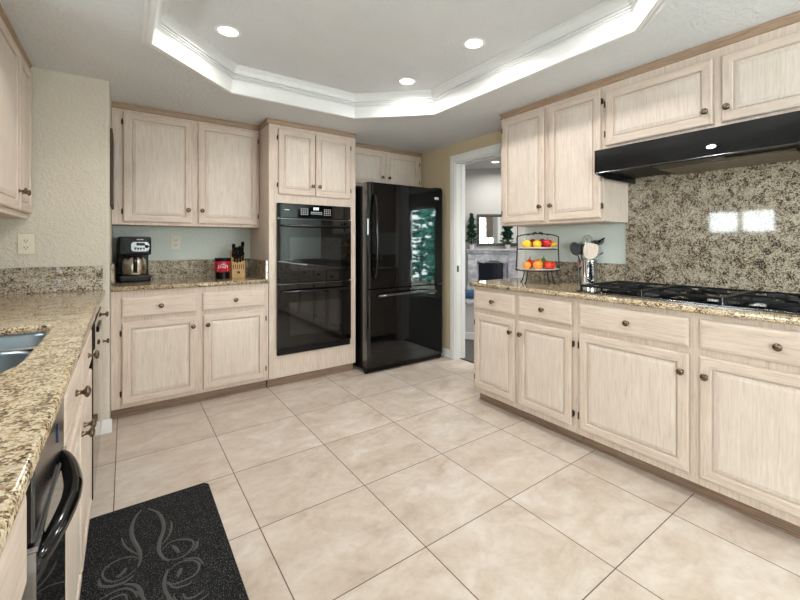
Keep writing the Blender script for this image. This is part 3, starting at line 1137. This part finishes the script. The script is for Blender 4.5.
# ------------------------------------------------------------------ gas cooktop
ck = thing('gas_cooktop', 'black gas cooktop with iron grates on the right counter', 'cooktop', (2.20, 1.36, ZG1), R(-90))
CWD, CDP = 1.09, .50
b = MB(); b.box(0, CWD, 0, CDP, 0, .010, .004); b.build('glass_top', BGLASS, ck)
b = MB(); b.box(-.003, CWD + .003, -.004, 0, 0, .009, .001); b.build('edge_trim', CHROME, ck)
spots = [(.18, .13), (.18, .37), (.545, .25), (.91, .13), (.91, .37)]
for x, y in spots:
    b = MB(); b.lathe([(.055, 0), (.055, .006), (.045, .009), (.042, .014)], T(x, y, .0102), 24)
    bu = b.build('burner', IRON, ck)
    b = MB(); b.lathe([(.034, .014), (.036, .018), (.034, .024), (.02, .026)], T(x, y, .0105), 24)
    b.build('burner_cap', IRON, bu)
for g in range(3):
    x0, x1 = .012 + g * .357, .012 + g * .357 + .350
    b = MB()
    z0, z1 = .031, .043
    w = .012
    b.box(x0, x1, .015, .015 + w, z0, z1, .002); b.box(x0, x1, CDP - .015 - w, CDP - .015, z0, z1, .002)
    b.box(x0, x0 + w, .027, CDP - .027, z0, z1, .002); b.box(x1 - w, x1, .027, CDP - .027, z0, z1, .002)
    xm = (x0 + x1) / 2
    b.box(x0 + w, x1 - w, CDP / 2 - w / 2, CDP / 2 + w / 2, z0, z1, .002)
    for cy in ((.13, .37) if g != 1 else (.25,)):
        for k in range(4 if g != 1 else 6):
            a = R(45 + 90 * k) if g != 1 else R(30 + 60 * k)
            M = T(xm, cy, 0) @ Matrix.Rotation(a, 4, 'Z')
            b.box(.035, .11 if g != 1 else .13, -.005, .005, z0 + .002, z1 + .006, .001, M=M)
    for px in (x0 + .006, x1 - .006):
        for py in (.021, CDP - .021, CDP / 2):
            b.lathe([(.007, .0102), (.006, z0 + .002)], T(px, py, 0), 8)
    b.build('grate', IRON, ck)
    if g < 2:
        b = MB(); b.box(x1 + .0015, x1 + .0055, .02, CDP - .02, .0102, .0425)
        b.build('gap_glint', STEEL, ck)  # pale bar stands in for the reflection shining between two grates

# ------------------------------------------------------------------ fruit stand and fruit
fs_ = thing('fruit_stand', 'two-tier dark wire stand with white plates holding fruit', 'fruit stand', (2.47, 1.845, ZG1), R(-40))
def plate(z, r, name='plate'):
    b = MB(); b.lathe([(r * .55, z), (r * .8, z + .002), (r, z + .012), (r, z + .015), (r * .8, z + .007), (r * .5, z + .005), (.001, z + .005)], n=36)
    return b.build(name, CERAM, fs_)
plate(.095, .155); plate(.250, .140)
b = MB()
arch = [(-.150, 0, .255), (-.152, 0, .33), (-.145, 0, .345), (-.10, 0, .358), (0, 0, .366), (.10, 0, .358), (.145, 0, .345), (.152, 0, .33), (.150, 0, .255)]
b.tube(smooth_path(arch, 4), .0045, 8)
b.tube([(-.150, 0, .262), (-.158, 0, .10)], .0045, 8); b.tube([(.150, 0, .262), (.158, 0, .10)], .0045, 8)
for zz, rr_ in ((.250, .142), (.096, .158)):
    b.tube([(rr_ * cos(2 * pi * k / 32), rr_ * sin(2 * pi * k / 32), zz) for k in range(32)], .004, 6, closed=True)
b.tube(smooth_path([(-.04, 0, .364), (-.02, 0, .376), (0, 0, .366), (.02, 0, .376), (.04, 0, .364)], 4), .005, 6)
for x in (-.03, .03, -.07, .07): b.blob((x, 0, .362 if abs(x) < .05 else .360), .008, .008, .007, 8, 6)
b.build('wire_frame', BIRON, fs_)
for a in (35, 145, 215, 325):
    b = MB(); x, y = cos(R(a)), sin(R(a))
    b.tube(smooth_path([(.105 * x, .105 * y, .096), (.11 * x, .11 * y, .05), (.125 * x, .125 * y, .006), (.137 * x, .137 * y, .004)], 4), .0045, 8)
    b.build('leg', BIRON, fs_)

ZU, ZL = .258, .103
FRM = T(2.47, 1.845, ZG1) @ RZ(-40)
def fruit(name, label, cat, mat, x, y, z, rx, rz, kind, group, rot=0):
    base = ZU if z > .2 else ZL
    z = base + (z - base) * .86
    rx *= .86; rz *= .86
    p = FRM @ Vector((x, y, z))
    o = MB()
    if kind == 'apple':
        fn = lambda q: Vector((q.x * (1 + .08 * q.z), q.y * (1 + .08 * q.z), q.z * (1 - .22 * max(0, 1 - (q.x ** 2 + q.y ** 2) * 3))))
    elif kind == 'lemon':
        fn = lambda q: Vector((q.x * (1 - .15 * q.z ** 2), q.y * (1 - .15 * q.z ** 2), q.z * (1.05 + .18 * q.z ** 8)))
    elif kind == 'pear':
        fn = lambda q: Vector((q.x * (1 - .38 * max(0, q.z)), q.y * (1 - .38 * max(0, q.z)), q.z * (1.25 if q.z > 0 else .95)))
    else:
        fn = lambda q: Vector((q.x, q.y, q.z * .94))
    o.blob((0, 0, 0), rx, rx, rz, 18, 12, fn=fn)
    ob = o.build(name, mat)
    ob.location = p
    ob.rotation_euler = (R(90) if kind == 'lemon' else 0, 0, R(rot))
    tag(ob, label, cat, group)
    if kind in ('apple', 'pear'):
        s = MB(); h = rz * (.8 if kind == 'apple' else 1.2)
        s.tube([(0, 0, h - .012), (.003, 0, h + .008), (.008, 0, h + .016)], .0022, 6); s.build('stem', STEM, ob)
    if kind == 'round':
        s = MB(); s.lathe([(.006, rz * .92), (.004, rz * .97)], n=8); s.build('stem', STEM, ob)
    return ob
fruit('lemon', 'left yellow lemon on the upper plate of the fruit stand', 'lemon', FY, -.088, -.045, ZU + .034, .036, .040, 'lemon', 'fruit on the upper plate', 70)
fruit('lemon', 'yellow lemon beside the bright red apple on the upper plate', 'lemon', FY, -.020, -.070, ZU + .034, .036, .040, 'lemon', 'fruit on the upper plate', 105)
fruit('apple', 'bright red apple at the front of the upper plate', 'apple', FR, .055, -.055, ZU + .039, .041, .041, 'apple', 'fruit on the upper plate')
fruit('plum', 'dark red plum at the back of the upper plate, left', 'plum', FB, -.03, .025, ZU + .046, .036, .036, 'round', 'fruit on the upper plate')
fruit('plum', 'dark red plum at the back of the upper plate, right', 'plum', FB, .045, .040, ZU + .046, .038, .038, 'round', 'fruit on the upper plate')
fruit('lemon', 'yellow lemon at the right rim of the upper plate', 'lemon', FY, .108, .005, ZU + .034, .030, .036, 'lemon', 'fruit on the upper plate', 20)
fruit('orange', 'orange at the left rim of the lower plate', 'orange', FO, -.088, -.050, ZL + .034, .035, .035, 'round', 'fruit on the lower plate')
fruit('orange', 'large orange in the middle front of the lower plate', 'orange', FO, -.018, -.080, ZL + .039, .040, .040, 'round', 'fruit on the lower plate')
fruit('tomato', 'larger red tomato on the lower plate', 'tomato', FT, .060, -.060, ZL + .038, .039, .036, 'round', 'fruit on the lower plate')
fruit('tomato', 'small red tomato at the right rim of the lower plate', 'tomato', FT, .108, .005, ZL + .033, .031, .034, 'round', 'fruit on the lower plate')
fruit('pear', 'orange-red pear standing behind the oranges on the lower plate', 'pear', FT, -.055, .020, ZL + .038, .034, .042, 'pear', 'fruit on the lower plate')
fruit('peach', 'pale orange peach at the back of the lower plate', 'peach', FO, .010, .018, ZL + .052, .036, .036, 'round', 'fruit on the lower plate')
fruit('pear', 'green pear at the back of the lower plate', 'pear', FG, .055, .050, ZL + .045, .035, .042, 'pear', 'fruit on the lower plate')

# ------------------------------------------------------------------ utensil crock and utensils
KX, KY = 2.665, 1.565
cr = thing('utensil_crock', 'polished steel crock full of utensils beside the cooktop', 'crock', (KX, KY, ZG1))
b = MB(); b.lathe([(.062, 0), (.065, .003), (.065, .172), (.066, .177), (.063, .178), (.062, .173), (.062, .006), (.001, .006)], n=40); b.build('cylinder_wall', STEELP, cr)
b = MB(); b.lathe([(.0655, .164), (.0675, .166), (.0675, .173), (.0655, .175)], n=40); b.build('rim', STEEL, cr)
def utensil(name, label, cat, mats, base, top, head, group='utensils in the steel crock'):
    """base, top in metres about the crock; image-right is (+.80,-.60)."""
    o = thing(name, label, cat, (KX, KY, ZG1 + .008), 0, group)
    def W(u, d, z): return Vector((u * .804 + d * .595, -u * .595 + d * .804, z))
    p0, p1 = W(*base), W(*top)
    head(o, p0, p1, W)
    return o
def mk_spoon(mat, hr, hl, depth=.25, slots=False):
    def f(o, p0, p1, W):
        b = MB(); b.tube([p0, p0.lerp(p1, .5), p1], [.006, .0055, .005], 8); b.build('handle', mat, o)
        dr = (p1 - p0).normalized()
        view = Vector((-.595, -.804, .15)).normalized()
        sd = dr.cross(view).normalized(); nn = sd.cross(dr).normalized()
        b = MB(); vs = []; fs = []
        n, m = 16, 6
        for j in range(m + 1):
            t = j / m
            for i in range(n):
                a = 2 * pi * i / n
                vs.append(p1 + dr * (hl * .9 + hl * t * cos(a)) + sd * (hr * t * sin(a)) - nn * (depth * hr * (1 - t * t)))
        for j in range(m):
            for i in range(n):
                k = (i + 1) % n
                fs.append((j * n + i, j * n + k, (j + 1) * n + k, (j + 1) * n + i))
        b.add(vs, fs, 0, True)
        h = b.build('bowl', mat, o)
        md = h.modifiers.new('thickness', 'SOLIDIFY'); md.thickness = .004
    return f
def mk_spatula(mat, hw, hl):
    def f(o, p0, p1, W):
        b = MB(); b.tube([p0, p1], [.007, .008], 8); b.build('handle', mat, o)
        dr = (p1 - p0).normalized(); view = Vector((-.595, -.804, .1)).normalized()
        sd = dr.cross(view).normalized(); nn = sd.cross(dr).normalized()
        prof = [(-.25, 0), (-.8, .18), (-1, .45), (-1, .75), (-.8, .95), (-.4, 1), (.4, 1), (.8, .95), (1, .75), (1, .45), (.8, .18), (.25, 0)]
        b = MB()
        n = len(prof)
        vs = [p1 + sd * (u * hw) + dr * (v * hl) + nn * q for q in (-.004, .004) for u, v in prof]
        fs = [tuple(range(n)), tuple(range(n, 2 * n))[::-1]] + [(i, (i + 1) % n, n + (i + 1) % n, n + i) for i in range(n)]
        b.add(vs, fs); b.build('blade', mat, o)
    return f
def mk_whisk(mat, hl, hr):
    def f(o, p0, p1, W):
        b = MB(); b.tube([p0, p1], [.007, .006], 8); b.build('handle', STEELP, o)
        dr = (p1 - p0).normalized(); sd = dr.orthogonal().normalized(); nn = dr.cross(sd)
        for k in range(6):
            a = pi * k / 6
            q = sd * cos(a) + nn * sin(a)
            b = MB()
            b.tube([p1 + q * (hr * sin(pi * t / 12) * (1 if t < 7 else 1) * (1 if t <= 6 else 1) * (-1 if False else 1)) * (1 if True else 0) + dr * (hl * (1 - abs(cos(pi * t / 24)) ** 2)) for t in range(13)] , .0016, 5)
            b.tube([p1 - q * (hr * sin(pi * t / 12)) + dr * (hl * (1 - abs(cos(pi * t / 24)) ** 2)) for t in range(13)], .0016, 5)
            b.build('wire', mat, o)
    return f
utensil('spoon', 'black plastic spoon leaning left in the crock', 'spoon', None, (.0, -.02, .002), (-.078, -.02, .205), mk_spoon(MATTEB, .038, .050))
utensil('spatula', 'broad pale wooden spatula at the front of the crock', 'spatula', None, (-.015, -.01, .002), (.004, -.024, .172), mk_spatula(WSPAT, .052, .115))
utensil('whisk', 'steel wire whisk standing tallest in the crock', 'whisk', None, (-.01, .02, .002), (.0, .012, .215), mk_whisk(STEELP, .13, .040))
utensil('slotted_spoon', 'grey slotted spoon behind the wooden spatula', 'spoon', None, (-.02, .02, .002), (-.032, .024, .205), mk_spoon(CHROME, .034, .046))
def mk_ladle(o, p0, p1, W):
    # bowl stands above the rim, long handle points to the right
    c = p0.lerp(p1, .5)
    b = MB(); b.tube([p0, W(.055, 0, .290)], [.006, .0055], 8); b.tube([W(.055, 0, .282), W(.09, .0, .304), p1], [.006, .0065, .005], 8); b.build('handle', BPLAST, o)
    b = MB(); b.lathe([(.005, -.028), (.030, -.021), (.042, -.005), (.045, .007), (.041, .007), (.037, -.003), (.024, -.016), (.001, -.021)], T(*W(.078, .010, .300)) , 20)
    b.build('bowl', CHROME, o)
utensil('ladle', 'ladle with a black handle pointing right above the crock', 'ladle', None, (.0, .01, .002), (.185, .0, .358), mk_ladle)
def mk_tongs(o, p0, p1, W):
    b = MB(); b.tube([p0, W(.048, .01, .180), p1], [.006, .008, .008], 8); b.build('handle', STEELP, o)
    b = MB(); b.tube([p1 - (p1 - p0) * .18, p1], [.007, .006], 8); b.build('grip', BPLAST, o)
utensil('serving_fork', 'thin steel fork with a dark grip leaning right in the crock', 'fork', None, (-.03, .01, .002), (.212, .01, .266), mk_tongs)

# ------------------------------------------------------------------ coffee maker
cm = thing('coffee_maker', 'black drip coffee maker with a steel carafe in the nook', 'coffee maker', (.055, 3.80, ZG1), R(4))
b = MB()
b.box(-.10, .10, -.12, .12, 0, .052, .012)
b.box(-.10, .10, .03, .12, .052, .22, .008)
b.box(-.102, .102, -.115, .12, .205, .345, .012)
b.build('body', BPLAST, cm)
b = MB(); b.box(-.099, -.101, -.10, .10, .21, .33); b.box(.02, .10, .08, .12, .06, .3)
b = MB(); b.lathe([(.066, .053), (.071, .056), (.077, .09), (.077, .13), (.070, .168), (.056, .188), (.052, .195)], T(0, -.045, 0), 32)
ca = b.build('carafe', BRONZE, cm)
b = MB(); b.lathe([(.052, .188), (.054, .192), (.054, .203), (.04, .205)], T(0, -.045, 0), 32); b.build('lid', BPLAST, ca)
b = MB()
b.tube(smooth_path([(.0, -.105, .185), (.0, -.150, .180), (.0, -.165, .145), (.0, -.150, .095), (.0, -.115, .085)], 5), .011, 10, flat=1.3)
b.box(-.014, .014, -.124, -.108, .07, .19, .004)
b.build('handle', BGLOSSP, ca)
b = MB(); b.prism(rrect(-.025, .088, .232, .305, .022), 'y', -.1195, -.114)
cp = b.build('control_panel', SILVERP, cm)
b = MB(); b.prism(rrect(.006, .060, .278, .296, .008), 'y', -.121, -.1195)
b.build('display', BPLAST, cp)
b = MB(); 
for x in (.0, .018, .036, .054): b.prism(rrect(x - .006, x + .006, .246, .262, .005), 'y', -.1212, -.1196)
b.build('button', BPLAST, cp)
b = MB(); b.lathe([(.014, 0), (.013, .006)], T(.072, -.1196, .27) @ RX(90), 16); b.build('dial', BPLAST, cp)
b = MB()
for i in range(7): b.box(.010 + i * .006, .0145 + i * .006, -.1165, -.1145, .320, .327)
b.build('brand_lettering', GREYMARK, cm)

# red-labelled canister
cn = thing('coffee_canister', 'small dark canister with a red label left of the knife block', 'canister', (.655, 3.63, ZG1), R(-8))
b = MB(); b.lathe([(.050, 0), (.056, .004), (.056, .055), (.052, .06)], n=32); b.build('base', BPLAST, cn)
b = MB(); b.lathe([(.059, .058), (.061, .062), (.061, .142), (.059, .146)], n=32); b.build('label_band', RED, cn)
b = MB(); b.lathe([(.060, .146), (.062, .149), (.062, .170), (.058, .174), (.001, .174)], n=32); b.build('lid', BPLAST, cn)
b = MB()
for pth in ([(-35, .085), (-28, .118), (-20, .090), (-12, .120)], [(-8, .092), (0, .108), (8, .092)], [(-2, .122), (12, .124)], [(14, .088), (20, .116), (30, .112), (34, .090)], [(-40, .072), (38, .072)]):
    b.tube([(.0615 * sin(R(a)), -.0615 * cos(R(a)), z) for a, z in pth], .004, 6)
b.build('label_print', GREYMARK, cn)

# knife block
kb = thing('knife_block', 'pale wooden block full of black-handled knives', 'knife block', (.795, 3.74, ZG1), R(-6))
b = MB()
b.prism([(-.075, 0), (.085, 0), (.085, .235), (.045, .235), (-.075, .105)], 'x', -.052, .052)
b.build('block', WBLOCK, kb)
b = MB()
for i in range(6): b.box(-.043 + i * .0155, -.037 + i * .0155, -.0755, -.0745, .075, .112)
b.build('steak_slots', SLOT, kb)
b = MB(); b.prism(rrect(-.012, .012, .035, .055, .009), 'y', -.0762, -.0748); b.build('stamp', STEM, kb)
sl = Vector((0, .120, .130)).normalized(); nr = Vector((0, -.130, .120)).normalized()
for i, (x, t, L, r) in enumerate([(-.036, .55, .12, .0135), (-.013, .45, .105, .0125), (.012, .48, .11, .0125), (.036, .62, .13, .013), (-.03, .25, .075, .009), (-.008, .2, .07, .009), (.016, .22, .075, .009), (.038, .3, .08, .009)]):
    p = Vector((x, -.075, .105)) + Vector((0, .12, .13)) * t
    q = p + Vector((0, -.35, .94)) * L
    k = thing('kitchen_knife', 'black-handled knife standing in the wooden knife block', 'knife', (0, 0, 0), 0, 'knives in the block')
    M = T(.795, 3.74, ZG1) @ RZ(-6)
    b = MB(); b.tube([M @ p, M @ p.lerp(q, .1), M @ p.lerp(q, .5), M @ p.lerp(q, .9), M @ q], [r * .8, r, r * .85, r * 1.1, r * .8], 10); b.build('handle', BPLAST, k)
    for f_ in (.3, .6):
        c = p.lerp(q, f_) + Vector((0, -r * .9, 0))
        bb = MB(); bb.blob(M @ c, .003, .003, .003, 8, 6); bb.build('rivet', STEELP, k)

# ------------------------------------------------------------------ outlets and the dark wall piece in the nook
def outlet(label, loc, rotz, mat):
    o = thing('wall_outlet', label, 'outlet', loc, rotz, 'wall outlets')
    b = MB(); b.box(-.035, .035, -.006, -.0005, -.058, .058, .003); b.build('cover_plate', mat, o)
    for z in (.02, -.02):
        b = MB(); b.prism(rrect(-.016, .016, z - .014, z + .014, .008), 'y', -.008, -.006); f = b.build('socket', mat, o)
        b = MB(); b.box(-.008, -.005, -.0085, -.0075, z - .003, z + .007); b.box(.005, .008, -.0085, -.0075, z - .003, z + .007); b.lathe([(.003, 0), (.003, .001)], T(0, -.0078, z - .008) @ RX(90), 8)
        b.build('slot', SLOT, f)
    return o
outlet('ivory wall outlet on the nook wall right of the coffee maker', (.35, YB, 1.213), 0, WHITEP)
outlet('ivory double outlet on the cream stub wall above the sink counter', (-.462, 3.21, 1.20), 0, IVORY)
nb = thing('message_board', 'dark narrow board hung on the nook side wall seen edge-on', 'wall board', (-.078, 3.43, 1.70), R(90))
b = MB(); b.box(-.19, .19, -.014, -.0005, -.25, .25, .003); b.build('frame', STEM, nb)
b = MB(); b.box(-.165, .165, -.016, -.014, -.225, .225); b.build('face', BPLAST, nb)

# ------------------------------------------------------------------ rubber floor mat
mt = tag(slab('floor_mat', BMAT, rrect(-.135, .335, 1.20, 2.225, .03), [], .0, .014, .006), 'black speckled rubber kitchen mat with swirl pattern', 'mat')
SW = [[(0.061,2.159),(0.036,2.114),(0.022,2.040),(0.026,1.966),(0.044,1.880),(0.047,1.823),(0.039,1.783)],
[(0.082,2.153),(0.113,2.102),(0.129,2.036),(0.130,1.960),(0.112,1.887),(0.106,1.834),(0.114,1.787),(0.132,1.749)],
[(-0.011,2.001),(0.000,1.940),(0.021,1.889),(0.043,1.852)],
[(0.158,1.998),(0.158,1.955),(0.144,1.902),(0.118,1.861)],
[(0.116,1.826),(0.144,1.856),(0.182,1.847),(0.214,1.819),(0.217,1.780),(0.187,1.746),(0.150,1.746),(0.123,1.767)],
[(0.232,1.799),(0.226,1.766),(0.210,1.750)],
[(0.151,1.826),(0.161,1.800),(0.167,1.772)],
[(0.045,1.824),(0.024,1.853),(-0.006,1.869),(-0.046,1.859),(-0.065,1.829),(-0.057,1.788),(-0.031,1.757),(0.007,1.758),(0.033,1.781)],
[(-0.073,1.799),(-0.069,1.764),(-0.037,1.738),(0.000,1.733),(0.026,1.750)],
[(-0.025,1.776),(-0.009,1.782),(0.004,1.806)],
[(0.129,1.698),(0.162,1.718),(0.204,1.700),(0.221,1.661),(0.205,1.623),(0.173,1.617),(0.139,1.619),(0.121,1.644)],
[(0.177,1.726),(0.219,1.702),(0.234,1.658)],
[(0.152,1.645),(0.161,1.674),(0.167,1.684)],
[(0.127,1.706),(0.115,1.672),(0.110,1.629),(0.116,1.581),(0.135,1.535)],
[(0.118,1.646),(0.138,1.603),(0.170,1.590),(0.190,1.593)],
[(-0.003,1.724),(0.029,1.695),(0.045,1.650),(0.049,1.599)],
[(-0.066,1.695),(-0.037,1.705),(-0.003,1.702),(0.022,1.672),(0.034,1.631)],
[(-0.053,1.670),(-0.024,1.679),(0.000,1.669),(0.006,1.641)]]
b = MB()
for rep in (0, 1):
    for i, pl in enumerate(SW):
        ww = .0075 if i in (0, 1) else (.006 if i in (5, 8, 13, 15) else .004)
        if i in (6, 9, 12): ww = .007
        pp = smooth_path([((x, y, .0142) if not rep else (.165 - x, 3.20 - y, .0142)) for x, y in pl], 5)
        if rep and max(p.y for p in pp) > 1.60: pass
        n_ = len(pp)
        b.tube(pp, [ww * (.25 + .75 * sin(pi * (k + .5) / n_) ** .7) for k in range(n_)], 6, flat=.22, up=(0, 0, 1))
b.build('swirl_emboss', MATGREY, mt)

# ------------------------------------------------------------------ recessed lights
def can(x, y, z, label, power, grp='recessed ceiling lights'):
    o = thing('recessed_light', label, 'ceiling light', (x, y, z), 0, grp)
    b = MB(); b.lathe([(.054, -.001), (.068, -.001), (.070, -.003), (.066, -.005), (.054, -.006), (.052, -.004)], n=36); b.build('trim_ring', WPAINT, o)
    b = MB(); b.lathe([(.053, -.002), (.050, -.005), (.03, -.007), (.001, -.0075)], n=32); b.build('lens', LAMP, o)
    area_light('lamp', (0, 0, -.012), (0, 0, 0), .10, .10, power, (1.0, .975, .94), 165, 'DISK', o)
can(.467, 2.43, ZT, 'recessed light at the left of the tray ceiling', CAN_POWER)
can(1.668, 2.395, ZT, 'recessed light in the middle of the tray, nearest the refrigerator', CAN_POWER)
can(1.674, 1.705, ZT, 'recessed light at the right of the tray, nearer the camera', CAN_POWER)
for x, y in ((.467, 1.70), (.467, .95), (1.674, .95)):
    can(x, y, ZT, 'recessed light in the tray ceiling above the camera', CAN_POWER)
can(4.34, 3.98, 2.4, 'small recessed light in the living room ceiling', 9, 'living room lights')

can(3.6, 1.2, 2.4, 'added unseen fill light in the living room near its glass door', 22, 'living room lights')  # this one and the next are added out of view to brighten the room
can(3.9, 2.6, 2.4, 'added unseen fill light in the middle of the living room', 22, 'living room lights')

# ------------------------------------------------------------------ fireplace and its dressing
fp_ = thing('fireplace', 'grey marble fireplace with dark glass seen through the doorway', 'fireplace', (FX, FY_, 0), FTH)
b = MB(); b.box(-.43, .43, -.19, -.001, 1.095, 1.125, .006); b.box(-.40, .40, -.16, -.001, 1.055, 1.095, .004); b.build('mantel_shelf', MARBLE, fp_)
val = [(-.36, 1.05), (-.36, .86), (-.30, .90), (-.22, .935), (-.14, .90), (-.06, .935), (.02, .95), (.10, .935), (.18, .90), (.26, .935), (.32, .90), (.36, .86), (.36, 1.05)]
b = MB(); b.prism(val, 'y', -.13, -.001); b.build('valance', MARBLE, fp_)
for x in (-.31, .31):
    b = MB(); b.box(x - .07, x + .07, -.15, -.001, .475, 1.052, .006); b.box(x - .08, x + .08, -.16, -.001, .475, .56, .006); b.build('pilaster', MARBLE, fp_)
b = MB(); b.box(-.24, .24, -.05, -.001, .475, .92); b.build('inner_surround', MARBLE, fp_)
b = MB(); b.box(-.21, .17, -.075, -.051, .60, .90, .003)
fg = b.build('firebox_glass', black_gloss('blue_black_fire_glass', .05, 0, srgb(14, 24, 38)), fp_)
b = MB(); b.box(-.215, .175, -.078, -.076, .895, .905); b.box(-.215, .175, -.078, -.076, .595, .605); b.build('glass_frame', BPLAST, fg)
hr = thing('raised_hearth', 'low white-topped hearth ledge in front of the fireplace', 'hearth', (FX, FY_, 0), FTH)
b = MB(); b.box(-1.1, .75, -1.35, -.001, -.003, .44); b.build('base', PAINTL, hr)
b = MB(); b.box(-1.12, .77, -1.38, -.001, .44, .474, .004); b.build('ledge_top', MARBLE, hr)
b = MB(); b.box(-1.1, .75, -1.365, -1.351, -.003, .085, .003); b.build('skirting', WPAINT, hr)
mr = thing('wall_mirror', 'dark-framed rectangular mirror above the mantel', 'mirror', (FX - .02, FY_ + .02, 1.53), FTH)
b = MB(); t = .045
b.box(-.21, .46, -.035, -.001, .10, .10 + t, .006); b.box(-.21, .46, -.035, -.001, -.36, -.36 + t, .006)
b.box(-.21, -.21 + t, -.035, -.001, -.36 + t, .10, .006); b.box(.46 - t, .46, -.035, -.001, -.36 + t, .10, .006)
b.build('frame', DKFRAME, mr)
b = MB(); b.box(-.17, .42, -.016, -.004, -.32, .105); b.build('mirror_glass', MIRROR, mr)


def topiary(label, u, z):
    o = thing('topiary_tree', label, 'topiary', tuple(Matrix.Translation((FX, FY_, 0)) @ RZ(-45) @ Vector((u, -.10, z))), FTH, 'topiary trees on the mantel')
    b = MB(); b.lathe([(.035, 0), (.045, .06), (.047, .065), (.001, .065)], n=16); b.build('pot', CERAM, o)
    b = MB(); b.tube([(0, 0, .06), (0, 0, .52)], [.009, .004], 6); b.build('trunk', STEM, o)
    b = MB(); q = random.Random(int(u * 100) + 9)
    for i in range(520):
        t = q.random() ** .75; zz = .09 + .46 * t
        rad = (.105 * (1 - t) + .02) * (.75 + .3 * sin(zz * 58)) * q.uniform(.5, 1.05); a = q.uniform(0, 360)
        M = T(rad * cos(R(a)), rad * sin(R(a)), zz) @ RZ(a) @ RY(q.uniform(-40, 50)); s = q.uniform(.018, .034)
        b.add([M @ Vector(p) for p in ((-s, 0, 0), (0, -.6 * s, .2 * s), (s, 0, 0), (0, .6 * s, .2 * s), (0, 0, -.3 * s))], [(0, 1, 2, 3), (0, 4, 1), (1, 4, 2), (2, 4, 3), (3, 4, 0)])
    b.build('foliage', LEAF, o)
topiary('slim topiary tree at the left end of the mantel', -.32, 1.126)
topiary('topiary tree at the right end of the mantel beside the wall cabinet', .235, 1.126)
cu = thing('seat_cushion', 'blue cushion on the hearth ledge left of the fireplace', 'cushion', tuple(T(FX, FY_, 0) @ RZ(-45) @ Vector((-.42, -.95, .475))), FTH)
b = MB(); b.box(-.14, .16, -.16, .16, 0, .09, .03); b.build('pad', BLUEF, cu)
b = MB(); b.tube([(x, y, .045) for x, y in rrect(-.142, .162, -.162, .162, .04)], .006, 6, closed=True); b.build('piping', BLUEF, cu)
